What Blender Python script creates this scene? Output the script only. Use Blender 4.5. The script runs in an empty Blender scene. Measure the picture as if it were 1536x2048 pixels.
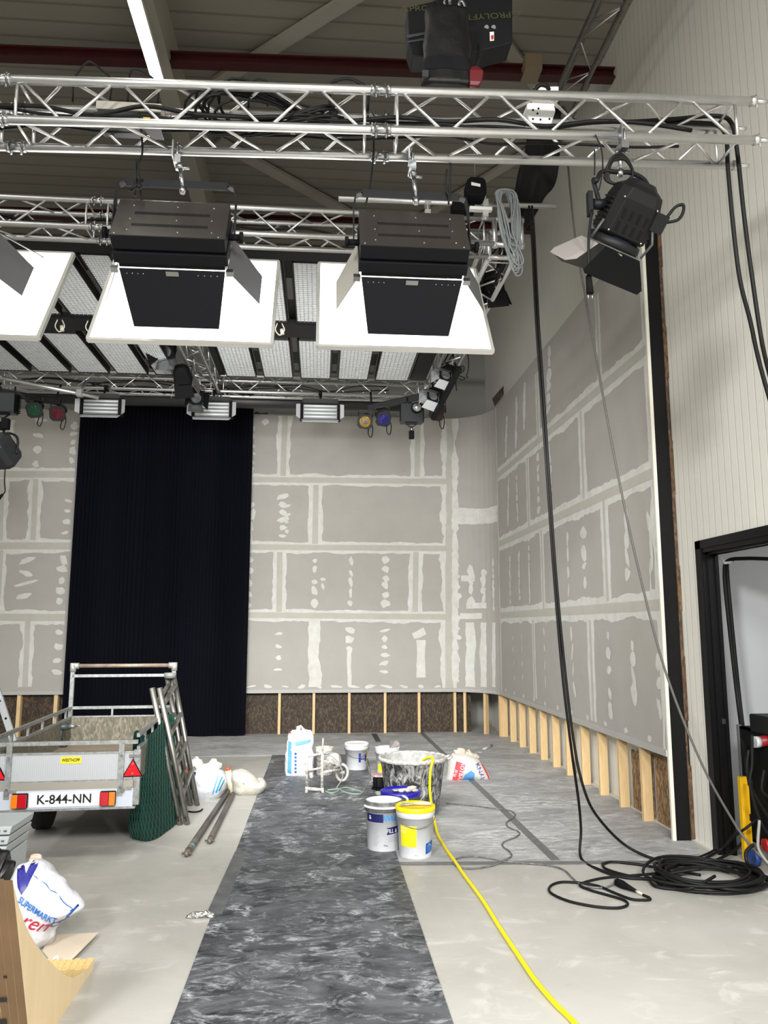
import bpy, math, random
import numpy as np
from mathutils import Vector, Matrix, noise as mnoise
from mathutils.bvhtree import BVHTree
D = bpy.data; SC = bpy.context.scene; COL = SC.collection
R = math.radians; PI = math.pi
# ------------------------------------------------------------------ camera (eye 1.8 m above the floor, wall on the right runs along +Y)
FPX = 1540.0; EYE = 1.8
PITCH = math.atan(231/1540); YAW = math.atan(130*math.cos(PITCH)/1540)
FW = Vector((math.sin(YAW)*math.cos(PITCH), math.cos(YAW)*math.cos(PITCH), math.sin(PITCH)))
RT = Vector((math.cos(YAW), -math.sin(YAW), 0)); UP = RT.cross(FW)
EYEP = Vector((0, 0, EYE))
cd = D.cameras.new('camera'); cam = D.objects.new('camera', cd); COL.objects.link(cam)
cd.sensor_fit = 'VERTICAL'; cd.sensor_height = 36; cd.lens = 36*FPX/2048; cd.clip_end = 200; cd.clip_start = .05
cam.matrix_world = Matrix(((RT.x, UP.x, -FW.x, 0), (RT.y, UP.y, -FW.y, 0), (RT.z, UP.z, -FW.z, EYE), (0, 0, 0, 1)))
SC.camera = cam
def P(px, py, x=None, y=None, z=None):
    """the point of the plane x=, y= or z= seen at photo pixel (px, py)"""
    d = FW + RT*((px-768)/FPX) - UP*((py-1024)/FPX)
    t = x/d.x if x is not None else (y/d.y if y is not None else (z-EYE)/d.z)
    return EYEP + d*t
# ------------------------------------------------------------------ view, world, lamps
SC.view_settings.view_transform = 'Standard'; SC.view_settings.look = 'None'
SC.view_settings.gamma = 1; SC.view_settings.exposure = 0.0; SC.view_settings.use_curve_mapping = False
W = D.worlds.new('hall_light'); SC.world = W; W.use_nodes = True
W.node_tree.nodes['Background'].inputs[0].default_value = (1, 1, .995, 1)
W.node_tree.nodes['Background'].inputs[1].default_value = .30
def area(name, loc, aim, sx, sy, power, col=(1, .992, .972), spread=180):
    l = D.lights.new(name, 'AREA'); l.shape = 'RECTANGLE'; l.size = sx; l.size_y = sy; l.energy = power; l.color = col
    l.spread = R(spread)
    o = D.objects.new(name, l); COL.objects.link(o); o.location = loc
    o.rotation_euler = (Vector(aim)-Vector(loc)).to_track_quat('-Z', 'Y').to_euler()
    return o
# the hall's other lamps: ceiling strips left of and behind the photographer, plus unseen rear lamps added to brighten floor and right wall
area('strip_lamp', (-6.5, 3, 7.5), (-6.5, 3, 0), .3, 12, 260)
area('strip_lamp', (1.2, -4.5, 7.5), (1.2, -4, 0), .3, 7, 160)
for x, ax, pw in ((-2.8, 3.2, 200), (.4, .0, 120), (2.4, 1.2, 120)):
    area('rear_fill_lamp', (x, -2.4, 4.6), (ax, 5.2, -.5), 1.0, .8, pw, spread=96)
# the three diffused floods of the front truss throw most of their light forward into the set
for cx in (-2.19, -.838, .505):
    area('flood_lamp', (cx, 4.80, 3.78), (cx+.25, 12.6, 1.6), .95, .85, 84, spread=105)
# ------------------------------------------------------------------ materials
def lin(c):
    return tuple(((v/255)/12.92 if v/255 <= .04045 else ((v/255+.055)/1.055)**2.4) for v in c)
MATS = {}
def mat(name, col, rough=.6, metal=0, nz=None, bump=None, emit=0, spec=None, alpha=None, coat=0):
    """col: sRGB 0-255. nz=(scale, amount, colour2[, stretch xyz]); bump=(scale, strength)"""
    if name in MATS: return MATS[name]
    m = D.materials.new(name); m.use_nodes = True; N = m.node_tree.nodes; L = m.node_tree.links
    b = N['Principled BSDF']; c = lin(col)
    b.inputs['Base Color'].default_value = (*c, 1); b.inputs['Roughness'].default_value = rough; b.inputs['Metallic'].default_value = metal
    if spec is not None: b.inputs['Specular IOR Level'].default_value = spec
    if coat: b.inputs['Coat Weight'].default_value = coat
    if emit:
        b.inputs['Emission Color'].default_value = (*c, 1); b.inputs['Emission Strength'].default_value = emit
    if nz or bump:
        tc = N.new('ShaderNodeTexCoord')
    if nz:
        mp = N.new('ShaderNodeMapping'); L.new(tc.outputs['Object'], mp.inputs[0])
        if len(nz) > 3: mp.inputs['Scale'].default_value = nz[3]
        t = N.new('ShaderNodeTexNoise'); t.inputs['Scale'].default_value = nz[0]; t.inputs['Detail'].default_value = 6; t.inputs['Roughness'].default_value = .65
        L.new(mp.outputs[0], t.inputs['Vector'])
        r = N.new('ShaderNodeValToRGB'); a = nz[1]
        r.color_ramp.elements[0].position = .5-a; r.color_ramp.elements[1].position = .5+a
        r.color_ramp.elements[0].color = (*c, 1); r.color_ramp.elements[1].color = (*lin(nz[2]), 1)
        L.new(t.outputs[0], r.inputs[0]); L.new(r.outputs[0], b.inputs['Base Color'])
    if bump:
        t2 = N.new('ShaderNodeTexNoise'); t2.inputs['Scale'].default_value = bump[0]; t2.inputs['Detail'].default_value = 4
        L.new(tc.outputs['Object'], t2.inputs['Vector'])
        bp = N.new('ShaderNodeBump'); bp.inputs['Strength'].default_value = bump[1]; bp.inputs['Distance'].default_value = .02
        L.new(t2.outputs[0], bp.inputs['Height']); L.new(bp.outputs[0], b.inputs['Normal'])
    MATS[name] = m
    return m
# ------------------------------------------------------------------ mesh builder
def spl(pts, n=8, closed=False):
    pts = [Vector(p) for p in pts]; out = []; k = len(pts)
    rng = range(k if closed else k-1)
    for i in rng:
        p1, p2 = pts[i], pts[(i+1) % k]
        p0 = pts[i-1] if (i > 0 or closed) else p1*2-p2
        p3 = pts[(i+2) % k] if (i+2 < k or closed) else p2*2-p1
        for j in range(n):
            t = j/n
            out.append(.5*((2*p1)+(p2-p0)*t+(2*p0-5*p1+4*p2-p3)*t*t+(3*p1-p0-3*p2+p3)*t**3))
    if not closed: out.append(pts[-1])
    return out
def frame(d):
    d = d.normalized(); a = Vector((0, 0, 1)) if abs(d.z) < .9 else Vector((1, 0, 0))
    u = d.cross(a).normalized(); return u, d.cross(u).normalized()
class MB:
    def __init__(s, M=None): s.v = []; s.f = []; s.m = []; s.s = []; s.M = M; s.mi = 0
    def vert(s, p):
        p = Vector(p); s.v.append(s.M @ p if s.M else p); return len(s.v)-1
    def face(s, ids, smooth=False): s.f.append(tuple(ids)); s.m.append(s.mi); s.s.append(smooth)
    def quad(s, *pts): s.face([s.vert(p) for p in pts]); return s
    def box(s, x0, x1, y0, y1, z0, z1):
        i = [s.vert((x, y, z)) for z in (z0, z1) for y in (y0, y1) for x in (x0, x1)]
        for f in ((0, 2, 3, 1), (4, 5, 7, 6), (0, 1, 5, 4), (2, 6, 7, 3), (0, 4, 6, 2), (1, 3, 7, 5)): s.face([i[k] for k in f])
        return s
    def cbox(s, c, sx, sy, sz): return s.box(c[0]-sx/2, c[0]+sx/2, c[1]-sy/2, c[1]+sy/2, c[2]-sz/2, c[2]+sz/2)
    def beam(s, p0, p1, w, h, ref=(0, 0, 1)):
        p0, p1 = Vector(p0), Vector(p1); d = (p1-p0).normalized(); rf = Vector(ref)
        if abs(d.dot(rf)) > .98: rf = Vector((1, 0, 0))
        u = d.cross(rf).normalized(); v = u.cross(d)
        i = [s.vert(p+u*a*w/2+v*b*h/2) for p in (p0, p1) for a, b in ((-1, -1), (1, -1), (1, 1), (-1, 1))]
        for f in ((0, 3, 2, 1), (4, 5, 6, 7), (0, 1, 5, 4), (1, 2, 6, 5), (2, 3, 7, 6), (3, 0, 4, 7)): s.face([i[k] for k in f])
        return s
    def tube(s, pts, r, n=8, closed=False, caps=True):
        pts = [Vector(p) for p in pts]; k = len(pts); rings = []; u = None
        for i, p in enumerate(pts):
            a = pts[i-1] if (i > 0 or closed) else p; b = pts[(i+1) % k] if (i < k-1 or closed) else p
            d = (b-a).normalized()
            if u is None: u, v = frame(d)
            else:
                u = (u-d*u.dot(d)); u = u.normalized() if u.length > 1e-6 else frame(d)[0]; v = d.cross(u)
            rr = r[i] if isinstance(r, (list, tuple)) else r
            rings.append([s.vert(p+(u*math.cos(2*PI*j/n)+v*math.sin(2*PI*j/n))*rr) for j in range(n)])
        for i in range(k if closed else k-1):
            A, B = rings[i], rings[(i+1) % k]
            for j in range(n): s.face((A[j], A[(j+1) % n], B[(j+1) % n], B[j]), True)
        if caps and not closed: s.face(rings[0][::-1]); s.face(rings[-1])
        return s
    def cyl(s, p0, p1, r0, r1=None, n=16): return s.tube([p0, p1], [r0, r0 if r1 is None else r1], n)
    def lathe(s, prof, c=(0, 0, 0), n=24, cap0=True, cap1=True, a0=0, sx=1, sy=1):
        rings = [[s.vert((c[0]+r*sx*math.cos(a0+2*PI*j/n), c[1]+r*sy*math.sin(a0+2*PI*j/n), c[2]+z)) for j in range(n)] for r, z in prof]
        for A, B in zip(rings, rings[1:]):
            for j in range(n): s.face((A[j], A[(j+1) % n], B[(j+1) % n], B[j]), True)
        if cap0: s.face(rings[0][::-1])
        if cap1: s.face(rings[-1])
        return s
    def prism(s, pts, off):
        off = Vector(off); pts = [Vector(p) for p in pts]; a = [s.vert(p) for p in pts]; b = [s.vert(p+off) for p in pts]; n = len(pts)
        s.face(a[::-1]); s.face(b)
        for j in range(n): s.face((a[j], a[(j+1) % n], b[(j+1) % n], b[j]))
        return s
    def plate(s, pts, t):
        pts = [Vector(p) for p in pts]; nn = (pts[1]-pts[0]).cross(pts[2]-pts[0]).normalized()
        return s.prism(pts, nn*t)
    def surf(s, fn, nu, nv, cu=False, smooth=True):
        g = [[s.vert(fn(i/nu, j/nv)) for j in range(nv+1)] for i in range(nu if cu else nu+1)]
        for i in range(nu):
            A, B = g[i], g[(i+1) % len(g)]
            for j in range(nv): s.face((A[j], B[j], B[j+1], A[j+1]), smooth)
        return s
    def sphere(s, c, r, n=10, m=6, sc=(1, 1, 1)):
        pr = [(max(r*math.sin(PI*k/m), 1e-4), -r*math.cos(PI*k/m)) for k in range(m+1)]
        rings = [[s.vert((c[0]+q*sc[0]*math.cos(2*PI*j/n), c[1]+q*sc[1]*math.sin(2*PI*j/n), c[2]+z*sc[2])) for j in range(n)] for q, z in pr]
        for A, B in zip(rings, rings[1:]):
            for j in range(n): s.face((A[j], A[(j+1) % n], B[(j+1) % n], B[j]), True)
        return s
    def text(s, st, M, size, depth=.0008, shear=0, align='CENTER', wx=1, bold=0):
        cu = D.curves.new('tmp', 'FONT'); cu.body = st; cu.size = size; cu.align_x = align; cu.align_y = 'CENTER'; cu.extrude = depth; cu.shear = shear; cu.resolution_u = 3; cu.offset = bold*size
        o = D.objects.new('tmp', cu); COL.objects.link(o)
        me = o.evaluated_get(bpy.context.evaluated_depsgraph_get()).to_mesh()
        k = [s.vert(M @ Vector((v.co.x*wx, v.co.y, v.co.z)) if M else Vector((v.co.x*wx, v.co.y, v.co.z))) for v in me.vertices]
        for p in me.polygons: s.face([k[i] for i in p.vertices])
        o.to_mesh_clear(); D.objects.remove(o); D.curves.remove(cu)
        return s
def wloc(o):
    v = Vector((0, 0, 0))
    while o is not None: v += o.location; o = o.parent
    return v
def tag(o, label=None, cat=None, group=None, kind=None):
    if label: o['label'] = label
    if cat: o['category'] = cat
    if group: o['group'] = group
    if kind: o['kind'] = kind
    return o
def thing(name, label, cat, loc, group=None):
    o = D.objects.new(name, None); COL.objects.link(o); o.location = loc; o.empty_display_size = .1
    return tag(o, label, cat, group)
def part(name, mb, mats, parent=None, label=None, bev=0, sub=0, kind=None, solid=0):
    """links the builder's shapes as ONE mesh object; top-level ones get their origin at the middle of their base"""
    if not isinstance(mats, (list, tuple)): mats = [mats]
    if parent is not None: off = wloc(parent)
    else:
        xs = [v.x for v in mb.v]; ys = [v.y for v in mb.v]; zs = [v.z for v in mb.v]
        off = Vector(((min(xs)+max(xs))/2, (min(ys)+max(ys))/2, min(zs)))
    me = D.meshes.new(name); me.from_pydata([v-off for v in mb.v], [], mb.f)
    for m in mats: me.materials.append(m)
    me.polygons.foreach_set('material_index', mb.m); me.polygons.foreach_set('use_smooth', mb.s); me.update()
    o = D.objects.new(name, me); COL.objects.link(o)
    if parent is not None: o.parent = parent
    else: o.location = off
    if solid: md = o.modifiers.new('thick', 'SOLIDIFY'); md.thickness = solid; md.offset = 0
    if bev: md = o.modifiers.new('bevel', 'BEVEL'); md.width = bev; md.segments = 2; md.limit_method = 'ANGLE'
    if sub: md = o.modifiers.new('sub', 'SUBSURF'); md.levels = sub; md.render_levels = sub
    if label: o['label'] = label
    if kind: o['kind'] = kind
    return o
def single(name, label, cat, mb, mats, group=None, kind=None, **k):
    return tag(part(name, mb, mats, None, **k), label, cat, group, kind)
ORD = ['first', 'second', 'third', 'fourth', 'fifth', 'sixth', 'seventh', 'eighth', 'ninth', 'tenth', 'eleventh', 'twelfth', 'thirteenth', 'fourteenth', 'fifteenth', 'sixteenth']
BLACK = mat('black_metal', (18, 19, 21), .5, spec=.25); DULL = mat('matt_black', (13, 14, 15), .8, spec=.15)
ALU = mat('truss_aluminium', (232, 232, 232), .38, 1.0, nz=(9, .3, (210, 210, 209), (1, 1, 1)))
ALUD = mat('worn_aluminium', (176, 174, 168), .45, 1.0, nz=(12, .2, (140, 138, 132)))
GALV = mat('galvanised_steel', (176, 178, 176), .5, .85, nz=(30, .15, (140, 143, 142)))
STEEL = mat('bright_steel', (178, 180, 182), .3, 1.0)
RUBBER = mat('cable_rubber', (17, 17, 18), .55, spec=.25)
WHITE = mat('white_plastic', (232, 232, 228), .45)
# ================================================================== setting
XW = 3.22      # hall's right wall
XD = 3.03      # face of the plasterboard on the right
YB = 13.60     # face of the plasterboard at the back
ZC = 8.35
def wood(name, c1, c2, sc=(1, 1, 1)):
    return mat(name, c1, .65, nz=(6, .22, c2, sc))
PINE = wood('pine_timber', (228, 200, 152), (208, 174, 124), (14, 14, 1.2))
# floor
def floor_mat():
    m = D.materials.new('concrete'); m.use_nodes = True; N = m.node_tree.nodes; L = m.node_tree.links; b = N['Principled BSDF']
    tc = N.new('ShaderNodeTexCoord')
    def nz(s, d, sx=1, sy=1, dist=0):
        mp = N.new('ShaderNodeMapping'); mp.inputs['Scale'].default_value = (sx, sy, 1); L.new(tc.outputs['Object'], mp.inputs[0])
        t = N.new('ShaderNodeTexNoise'); t.inputs['Scale'].default_value = s; t.inputs['Detail'].default_value = d; t.inputs['Roughness'].default_value = .62; t.inputs['Distortion'].default_value = dist
        L.new(mp.outputs[0], t.inputs['Vector']); return t
    def ramp(t, p0, p1, c0, c1):
        r = N.new('ShaderNodeValToRGB'); r.color_ramp.elements[0].position = p0; r.color_ramp.elements[1].position = p1
        r.color_ramp.elements[0].color = (*lin(c0), 1); r.color_ramp.elements[1].color = (*lin(c1), 1); L.new(t.outputs[0], r.inputs[0]); return r
    def mix(fac, a, c):
        x = N.new('ShaderNodeMixRGB'); L.new(fac, x.inputs[0]); L.new(a, x.inputs[1])
        if isinstance(c, tuple): x.inputs[2].default_value = (*lin(c), 1)
        else: L.new(c, x.inputs[2])
        return x.outputs[0]
    base = ramp(nz(.9, 6, 1, 1, .4), .3, .72, (163, 161, 154), (186, 184, 178)).outputs[0]
    dust = ramp(nz(3.2, 8, .8, 1.5, 1.2), .55, .75, (0, 0, 0), (255, 255, 255))
    base = mix(dust.outputs[0], base, (202, 200, 196))
    dark = ramp(nz(5.5, 5, 1, 1, .6), .66, .74, (0, 0, 0), (150, 150, 150))
    base = mix(dark.outputs[0], base, (148, 146, 140))
    L.new(base, b.inputs['Base Color'])
    rr = ramp(nz(2, 4), .3, .7, (150, 150, 150), (200, 200, 200)); L.new(rr.outputs[0], b.inputs['Roughness'])
    return m
CONC = floor_mat()
def struct(name, mb, m, parent=None, **k):
    return tag(part(name, mb, m, parent, **k), kind='structure')
struct('floor', MB().box(-12, 7, -8, 16, -.2, 0), CONC)
# hall shell: sandwich panels with fine upright grooves
def groove_mat(name, c, axis, pitch, c2, dist=.004, rough=.45):
    m = D.materials.new(name); m.use_nodes = True; N = m.node_tree.nodes; L = m.node_tree.links; b = N['Principled BSDF']
    tc = N.new('ShaderNodeTexCoord'); sp = N.new('ShaderNodeSeparateXYZ'); L.new(tc.outputs['Object'], sp.inputs[0])
    a = N.new('ShaderNodeMath'); a.operation = 'MULTIPLY'; a.inputs[1].default_value = 1/pitch; L.new(sp.outputs[axis], a.inputs[0])
    f = N.new('ShaderNodeMath'); f.operation = 'FRACT'; L.new(a.outputs[0], f.inputs[0])
    r = N.new('ShaderNodeValToRGB'); e = r.color_ramp.elements; e[0].position = .0; e[0].color = (0, 0, 0, 1); e[1].position = .1; e[1].color = (1, 1, 1, 1)
    e2 = e.new(.9); e2.color = (1, 1, 1, 1); e3 = e.new(1); e3.color = (0, 0, 0, 1); L.new(f.outputs[0], r.inputs[0])
    x = N.new('ShaderNodeMixRGB'); x.inputs[1].default_value = (*lin(c2), 1); x.inputs[2].default_value = (*lin(c), 1); L.new(r.outputs[0], x.inputs[0])
    L.new(x.outputs[0], b.inputs['Base Color']); b.inputs['Roughness'].default_value = rough
    bp = N.new('ShaderNodeBump'); bp.inputs['Distance'].default_value = dist; bp.inputs['Strength'].default_value = .5; L.new(r.outputs[0], bp.inputs['Height']); L.new(bp.outputs[0], b.inputs['Normal'])
    return m
PANEL = groove_mat('sandwich_panel', (230, 228, 219), 'Y', .1, (210, 208, 198))
PANELB = groove_mat('sandwich_panel_back', (150, 149, 143), 'Z', 1.1, (110, 109, 104))
ROOF = groove_mat('roof_sheet', (150, 145, 134), 'Y', .25, (118, 113, 104))
DOY0, DOY1, DOZ = 4.35, 6.28, 2.46          # doorway in the right wall
w = MB(); T = .12
w.box(XW, XW+T, DOY1, 16, 0, 9); w.box(XW, XW+T, DOY0, DOY1, DOZ, 9); w.box(XW, XW+T, -8, DOY0, 0, 9)
struct('wall_right', w, PANEL)
struct('trim_1', MB().box(XW-.03, XW, DOY1, 6.72, 0, .012).box(XW-.06, XW, 6.72, 13.9, 0, .012), mat('floor_profile', (205, 202, 192), .5))
struct('wall_back', MB().box(-12, XW, 14.5, 14.65, 0, 9), PANELB)
struct('wall_left', MB().box(-9.1, -9, -8, 14.5, 0, 9), mat('left_panel', (205, 203, 195), .5))
struct('ceiling', MB().box(-12, XW+.2, -8, 14.6, ZC, ZC+.15), ROOF)
# room behind the doorway
g = mat('store_wall', (196, 198, 200), .6)
struct('wall_storeroom', MB().box(XW+T, 6, 6.9, 7.0, 0, 4).box(5.9, 6, 2.5, 6.9, 0, 4).box(XW+T, 6, 2.4, 2.5, 0, 4), g)
struct('ceiling_storeroom', MB().box(XW+T, 6, 2.4, 7, 3.0, 3.1), g)
area('store_fill_lamp', (4.6, 4.9, 2.95), (4.6, 4.9, 0), 1.2, .3, 30)  # unseen lamp added to brighten the storeroom
# black steel door frame with a deep channel reveal
DF = mat('black_lacquered_steel', (9, 9, 10), .4, spec=.3)
f = MB()
f.box(XW-.012, XW+.0, DOY1-.03, DOY1+.06, 0, DOZ+.07); f.box(XW-.012, XW+.0, DOY0-.06, DOY0+.03, 0, DOZ+.07); f.box(XW-.012, XW, DOY0-.06, DOY1+.06, DOZ-.0, DOZ+.07)
for a, b, yy in ((0, .035, .0), (.035, .062, .018), (.062, .1, .006), (.1, .13, .02)):
    f.box(XW+a, XW+b, DOY1-.035-yy, DOY1, 0, DOZ); f.box(XW+a, XW+b, DOY0, DOY0+.035+yy, 0, DOZ); f.box(XW+a, XW+b, DOY0, DOY1, DOZ-.035-yy, DOZ)
dr = struct('door_1', f, DF)
struct('strike_plate', MB().box(XW+.07, XW+.10, DOY1-.06, DOY1-.040, 1.02, 1.06), STEEL, dr)
# ------------------------------------------------------------------ plasterboard lining: back run, quarter-round corner, right run
ZB, ZT = .735, 5.60; RC = .80
def face_pt(s):
    """s<0: along the back from the corner, 0..L: round the corner, >L: along the right wall towards the camera"""
    L = RC*PI/2
    if s <= 0: return Vector((XD-RC+s, YB, 0)), Vector((0, -1, 0))
    if s < L:
        a = s/RC; return Vector((XD-RC+RC*math.sin(a), YB-RC+RC*math.cos(a), 0)), Vector((-math.sin(a), -math.cos(a), 0))
    return Vector((XD, YB-RC-(s-L), 0)), Vector((-1, 0, 0))
LC = RC*PI/2; YE = 6.70; LEND = LC+(YB-RC-YE)
ss = [-10.5, -6, -3, 0]+[LC*i/10 for i in range(1, 11)]+[LC+(LEND-LC)*i/4 for i in range(1, 5)]
GYP = mat('plasterboard', (164, 161, 155), .85, nz=(3.5, .3, (172, 169, 163)))
b = MB()
def wall_strip(b, z0, z1, f0, f1):
    q = []
    for s_ in ss:
        p, n = face_pt(s_); q.append([b.vert(p+n*f0+Vector((0, 0, z0))), b.vert(p+n*f0+Vector((0, 0, z1))), b.vert(p+n*f1+Vector((0, 0, z1))), b.vert(p+n*f1+Vector((0, 0, z0)))])
    for A, B in zip(q, q[1:]):
        for k in range(4): b.face((A[k], A[(k+1) % 4], B[(k+1) % 4], B[k]))
    b.face(q[0][::-1]); b.face(q[-1])
wall_strip(b, ZB, ZT, 0, -.025)
lining = struct('wall_lining', b, GYP)
b = MB(); wall_strip(b, ZB-.045, ZB+.012, .012, -.03)
struct('trim_2', b, mat('grey_edge_profile', (176, 174, 170), .6))
# joint filler, taped seams and dabs over the screws: thin plaster laid on the boards
PL1 = mat('white_filler', (214, 214, 209), .8, nz=(7, .22, (196, 195, 188))); PL2 = mat('sanded_filler', (186, 184, 174), .85, nz=(5, .25, (176, 174, 164)))
rnd = random.Random(4); jb = MB()
def sz_of(px, py, side):
    if side == 'B': p = P(px, py, y=YB); return (p.x-(XD-RC), p.z)
    if side == 'R': p = P(px, py, x=XD); return (LC+(YB-RC-p.y), p.z)
    # 'C': on the round corner - march along the arc
    best = None
    for i in range(201):
        s_ = LC*i/200; q, n = face_pt(s_); v = q-EYEP; d = FW+RT*((px-768)/FPX)-UP*((py-1024)/FPX)
        e = abs(v.x*d.y-v.y*d.x)
        if best is None or e < best[0]: best = (e, s_, EYE+d.z*(v.xy.length/Vector((d.x, d.y)).length))
    return best[1], best[2]
def on_wall(s_, z, off): 
    p, n = face_pt(s_); return p+n*off+Vector((0, 0, z))
def ribbon(a, c, w, off, mi, jag=.25, seg=.07):
    a = Vector(a); c = Vector(c); d = c-a; L = d.length; n = max(3, int(L/seg)); d.normalize(); u = Vector((-d.y, d.x)); jb.mi = mi
    prev = None; e0 = e1 = 0; ph = rnd.random()*50
    for i in range(n+1):
        q = a+d*L*i/n
        k0 = 1+jag*(1.6*mnoise.noise((ph+i*seg*2.3, 0, 0))+.9*(rnd.random()-.5)); k1 = 1+jag*(1.6*mnoise.noise((ph+i*seg*2.3, 9, 0))+.9*(rnd.random()-.5))
        x0 = q-u*w/2*k0; x1 = q+u*w/2*k1
        cur = [jb.vert(on_wall(*x0, off)), jb.vert(on_wall(*q, off+.001)), jb.vert(on_wall(*x1, off))]
        if prev: jb.face((prev[0], prev[1], cur[1], cur[0])); jb.face((prev[1], prev[2], cur[2], cur[1]))
        prev = cur
def blob(s_, z, a, bb, rot=0, off=.0035):
    n = 9; jb.mi = 0; c = jb.vert(on_wall(s_, z, off+.001)); ids = []
    ph = rnd.random()*9
    for i in range(n):
        t = 2*PI*i/n; k = .65+.5*rnd.random()
        x, y = a*k*math.cos(t), bb*k*math.sin(t)
        ids.append(jb.vert(on_wall(s_+x*math.cos(rot)-y*math.sin(rot), z+x*math.sin(rot)+y*math.cos(rot), off)))
    for i in range(n): jb.face((c, ids[i], ids[(i+1) % n]))
def seam(side, pts, w=.21, core=.085, jag=.22):
    q = [sz_of(*p, side) for p in pts]
    for a, c in zip(q, q[1:]):
        ribbon(a, c, w, .002, 0, jag); 
        if core: ribbon(a, c, core, .0045, 1, .06)
def dabs(side, p0, p1, n, a=.06, bb=.05, jit=.25):
    for i in range(n):
        t = (i+.5+jit*(rnd.random()-.5))/n
        s_, z = sz_of(p0[0]+(p1[0]-p0[0])*t, p0[1]+(p1[1]-p0[1])*t, side)
        blob(s_, z, a*(.6+.8*rnd.random()), bb*(.6+.9*rnd.random()), (rnd.random()-.5)*.8)
# back wall, right of the curtain
for y0, y1, x1 in ((959, 963, 895), (1094, 1097, 896), (1230, 1234, 900)): seam('B', [(490, y0), (x1, y1)], .2, .1)
for x0, y0, x1, y1 in ((570, 832, 566, 952), (836, 840, 834, 954), (632, 970, 630, 1088), (560, 1104, 558, 1224), (832, 1104, 830, 1224)): seam('B', [(x0, y0), (x1, y1)], .24, .1)
seam('B', [(629, 1240), (628, 1374)], .2, 0, .3)
seam('B', [(899, 838), (899, 1376)], .3, .15, .3)
for p0, p1, n, a, bb in (((520, 840), (516, 950), 0, 0, 0), ((566, 985), (566, 1078), 6, .1, .04), ((574, 1005), (574, 1070), 4, .06, .03), ((630, 1108), (628, 1215), 5, .06, .06), ((646, 1150), (646, 1180), 2, .04, .05),
                         ((703, 1112), (700, 1218), 5, .05, .07), ((772, 1112), (770, 1215), 6, .07, .06), ((558, 1258), (556, 1350), 4, .07, .035), ((700, 1250), (699, 1310), 3, .09, .08), ((770, 1255), (768, 1350), 6, .08, .045),
                         ((502, 850), (498, 950), 6, .09, .05), ((505, 1000), (500, 1080), 4, .06, .09), ((502, 1110), (496, 1220), 5, .06, .06), ((492, 1250), (488, 1370), 6, .05, .03), ((530, 842), (530, 846), 1, .11, .07)):
    if n: dabs('B', p0, p1, n, a, bb)
for x in range(500, 900, 34): dabs('B', (x, 1373), (x+3, 1373), 1, .09, .025)
seam('B', [(699, 1300), (699, 1372)], .07, 0, .3); seam('B', [(842, 1280), (842, 1355)], .16, 0, .2); seam('B', [(826, 1272), (850, 1262)], .12, 0, .4)
# back wall, left of the curtain
for y in (948, 1091, 1234): seam('B', [(-520, y-1), (150 if y < 1000 else 142 if y < 1150 else 130, y+1)], .24, .12)
for x0, y0, x1, y1 in ((16, 840, 8, 940), (72, 958, 66, 1080), (4, 958, 0, 1082), (2, 1100, -6, 1222), (56, 1242, 50, 1374), (-200, 958, -206, 1080), (-120, 1242, -126, 1374), (-330, 1100, -336, 1222), (-230, 840, -236, 940)): seam('B', [(x0, y0), (x1, y1)], .22, .09, .35)
for p0, p1, n, a, bb in (((82, 830), (70, 940), 4, .09, .06), ((150, 840), (143, 930), 5, .07, .06), ((138, 990), (130, 1075), 4, .1, .04), ((55, 1110), (48, 1205), 4, .16, .05), ((128, 1110), (118, 1210), 5, .08, .09), ((120, 1250), (112, 1360), 4, .07, .05)): dabs('B', p0, p1, n, a, bb)
# round corner
s0, z0 = sz_of(914, 1030, 'C'); s1, z1 = sz_of(996, 1024, 'C')
ribbon((s0, z0+.06), (s1, z1+.04), .13, .003, 0, .25); ribbon((s0, z0-.08), (s1, z1-.1), .15, .003, 0, .3)
ribbon((LC-.02, ZB), (LC-.02, ZT), .09, .003, 0, .2); ribbon((LC-.02, ZB), (LC-.02, ZT), .03, .005, 1, .05)
for x in (942, 967): dabs('C', (x, 1135), (x, 1210), 4, .06, .09)
for x, y, wd in ((936, 1157, 28), (953, 1211, 40), (942, 1232, 44)):
    q0 = sz_of(x-wd/2, y, 'C'); q1 = sz_of(x+wd/2, y, 'C'); ribbon(q0, q1, .1, .004, 0, .12)
for x, w_ in ((941, .17), (967, .13), (988, .1)):
    q0 = sz_of(x, 1245, 'C'); q1 = sz_of(x, 1374, 'C'); ribbon(q0, q1, w_, .003, 0, .3)
dabs('C', (986, 1120), (988, 1225), 8, .03, .07); dabs('C', (914, 1120), (914, 1370), 12, .06, .05)
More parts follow.
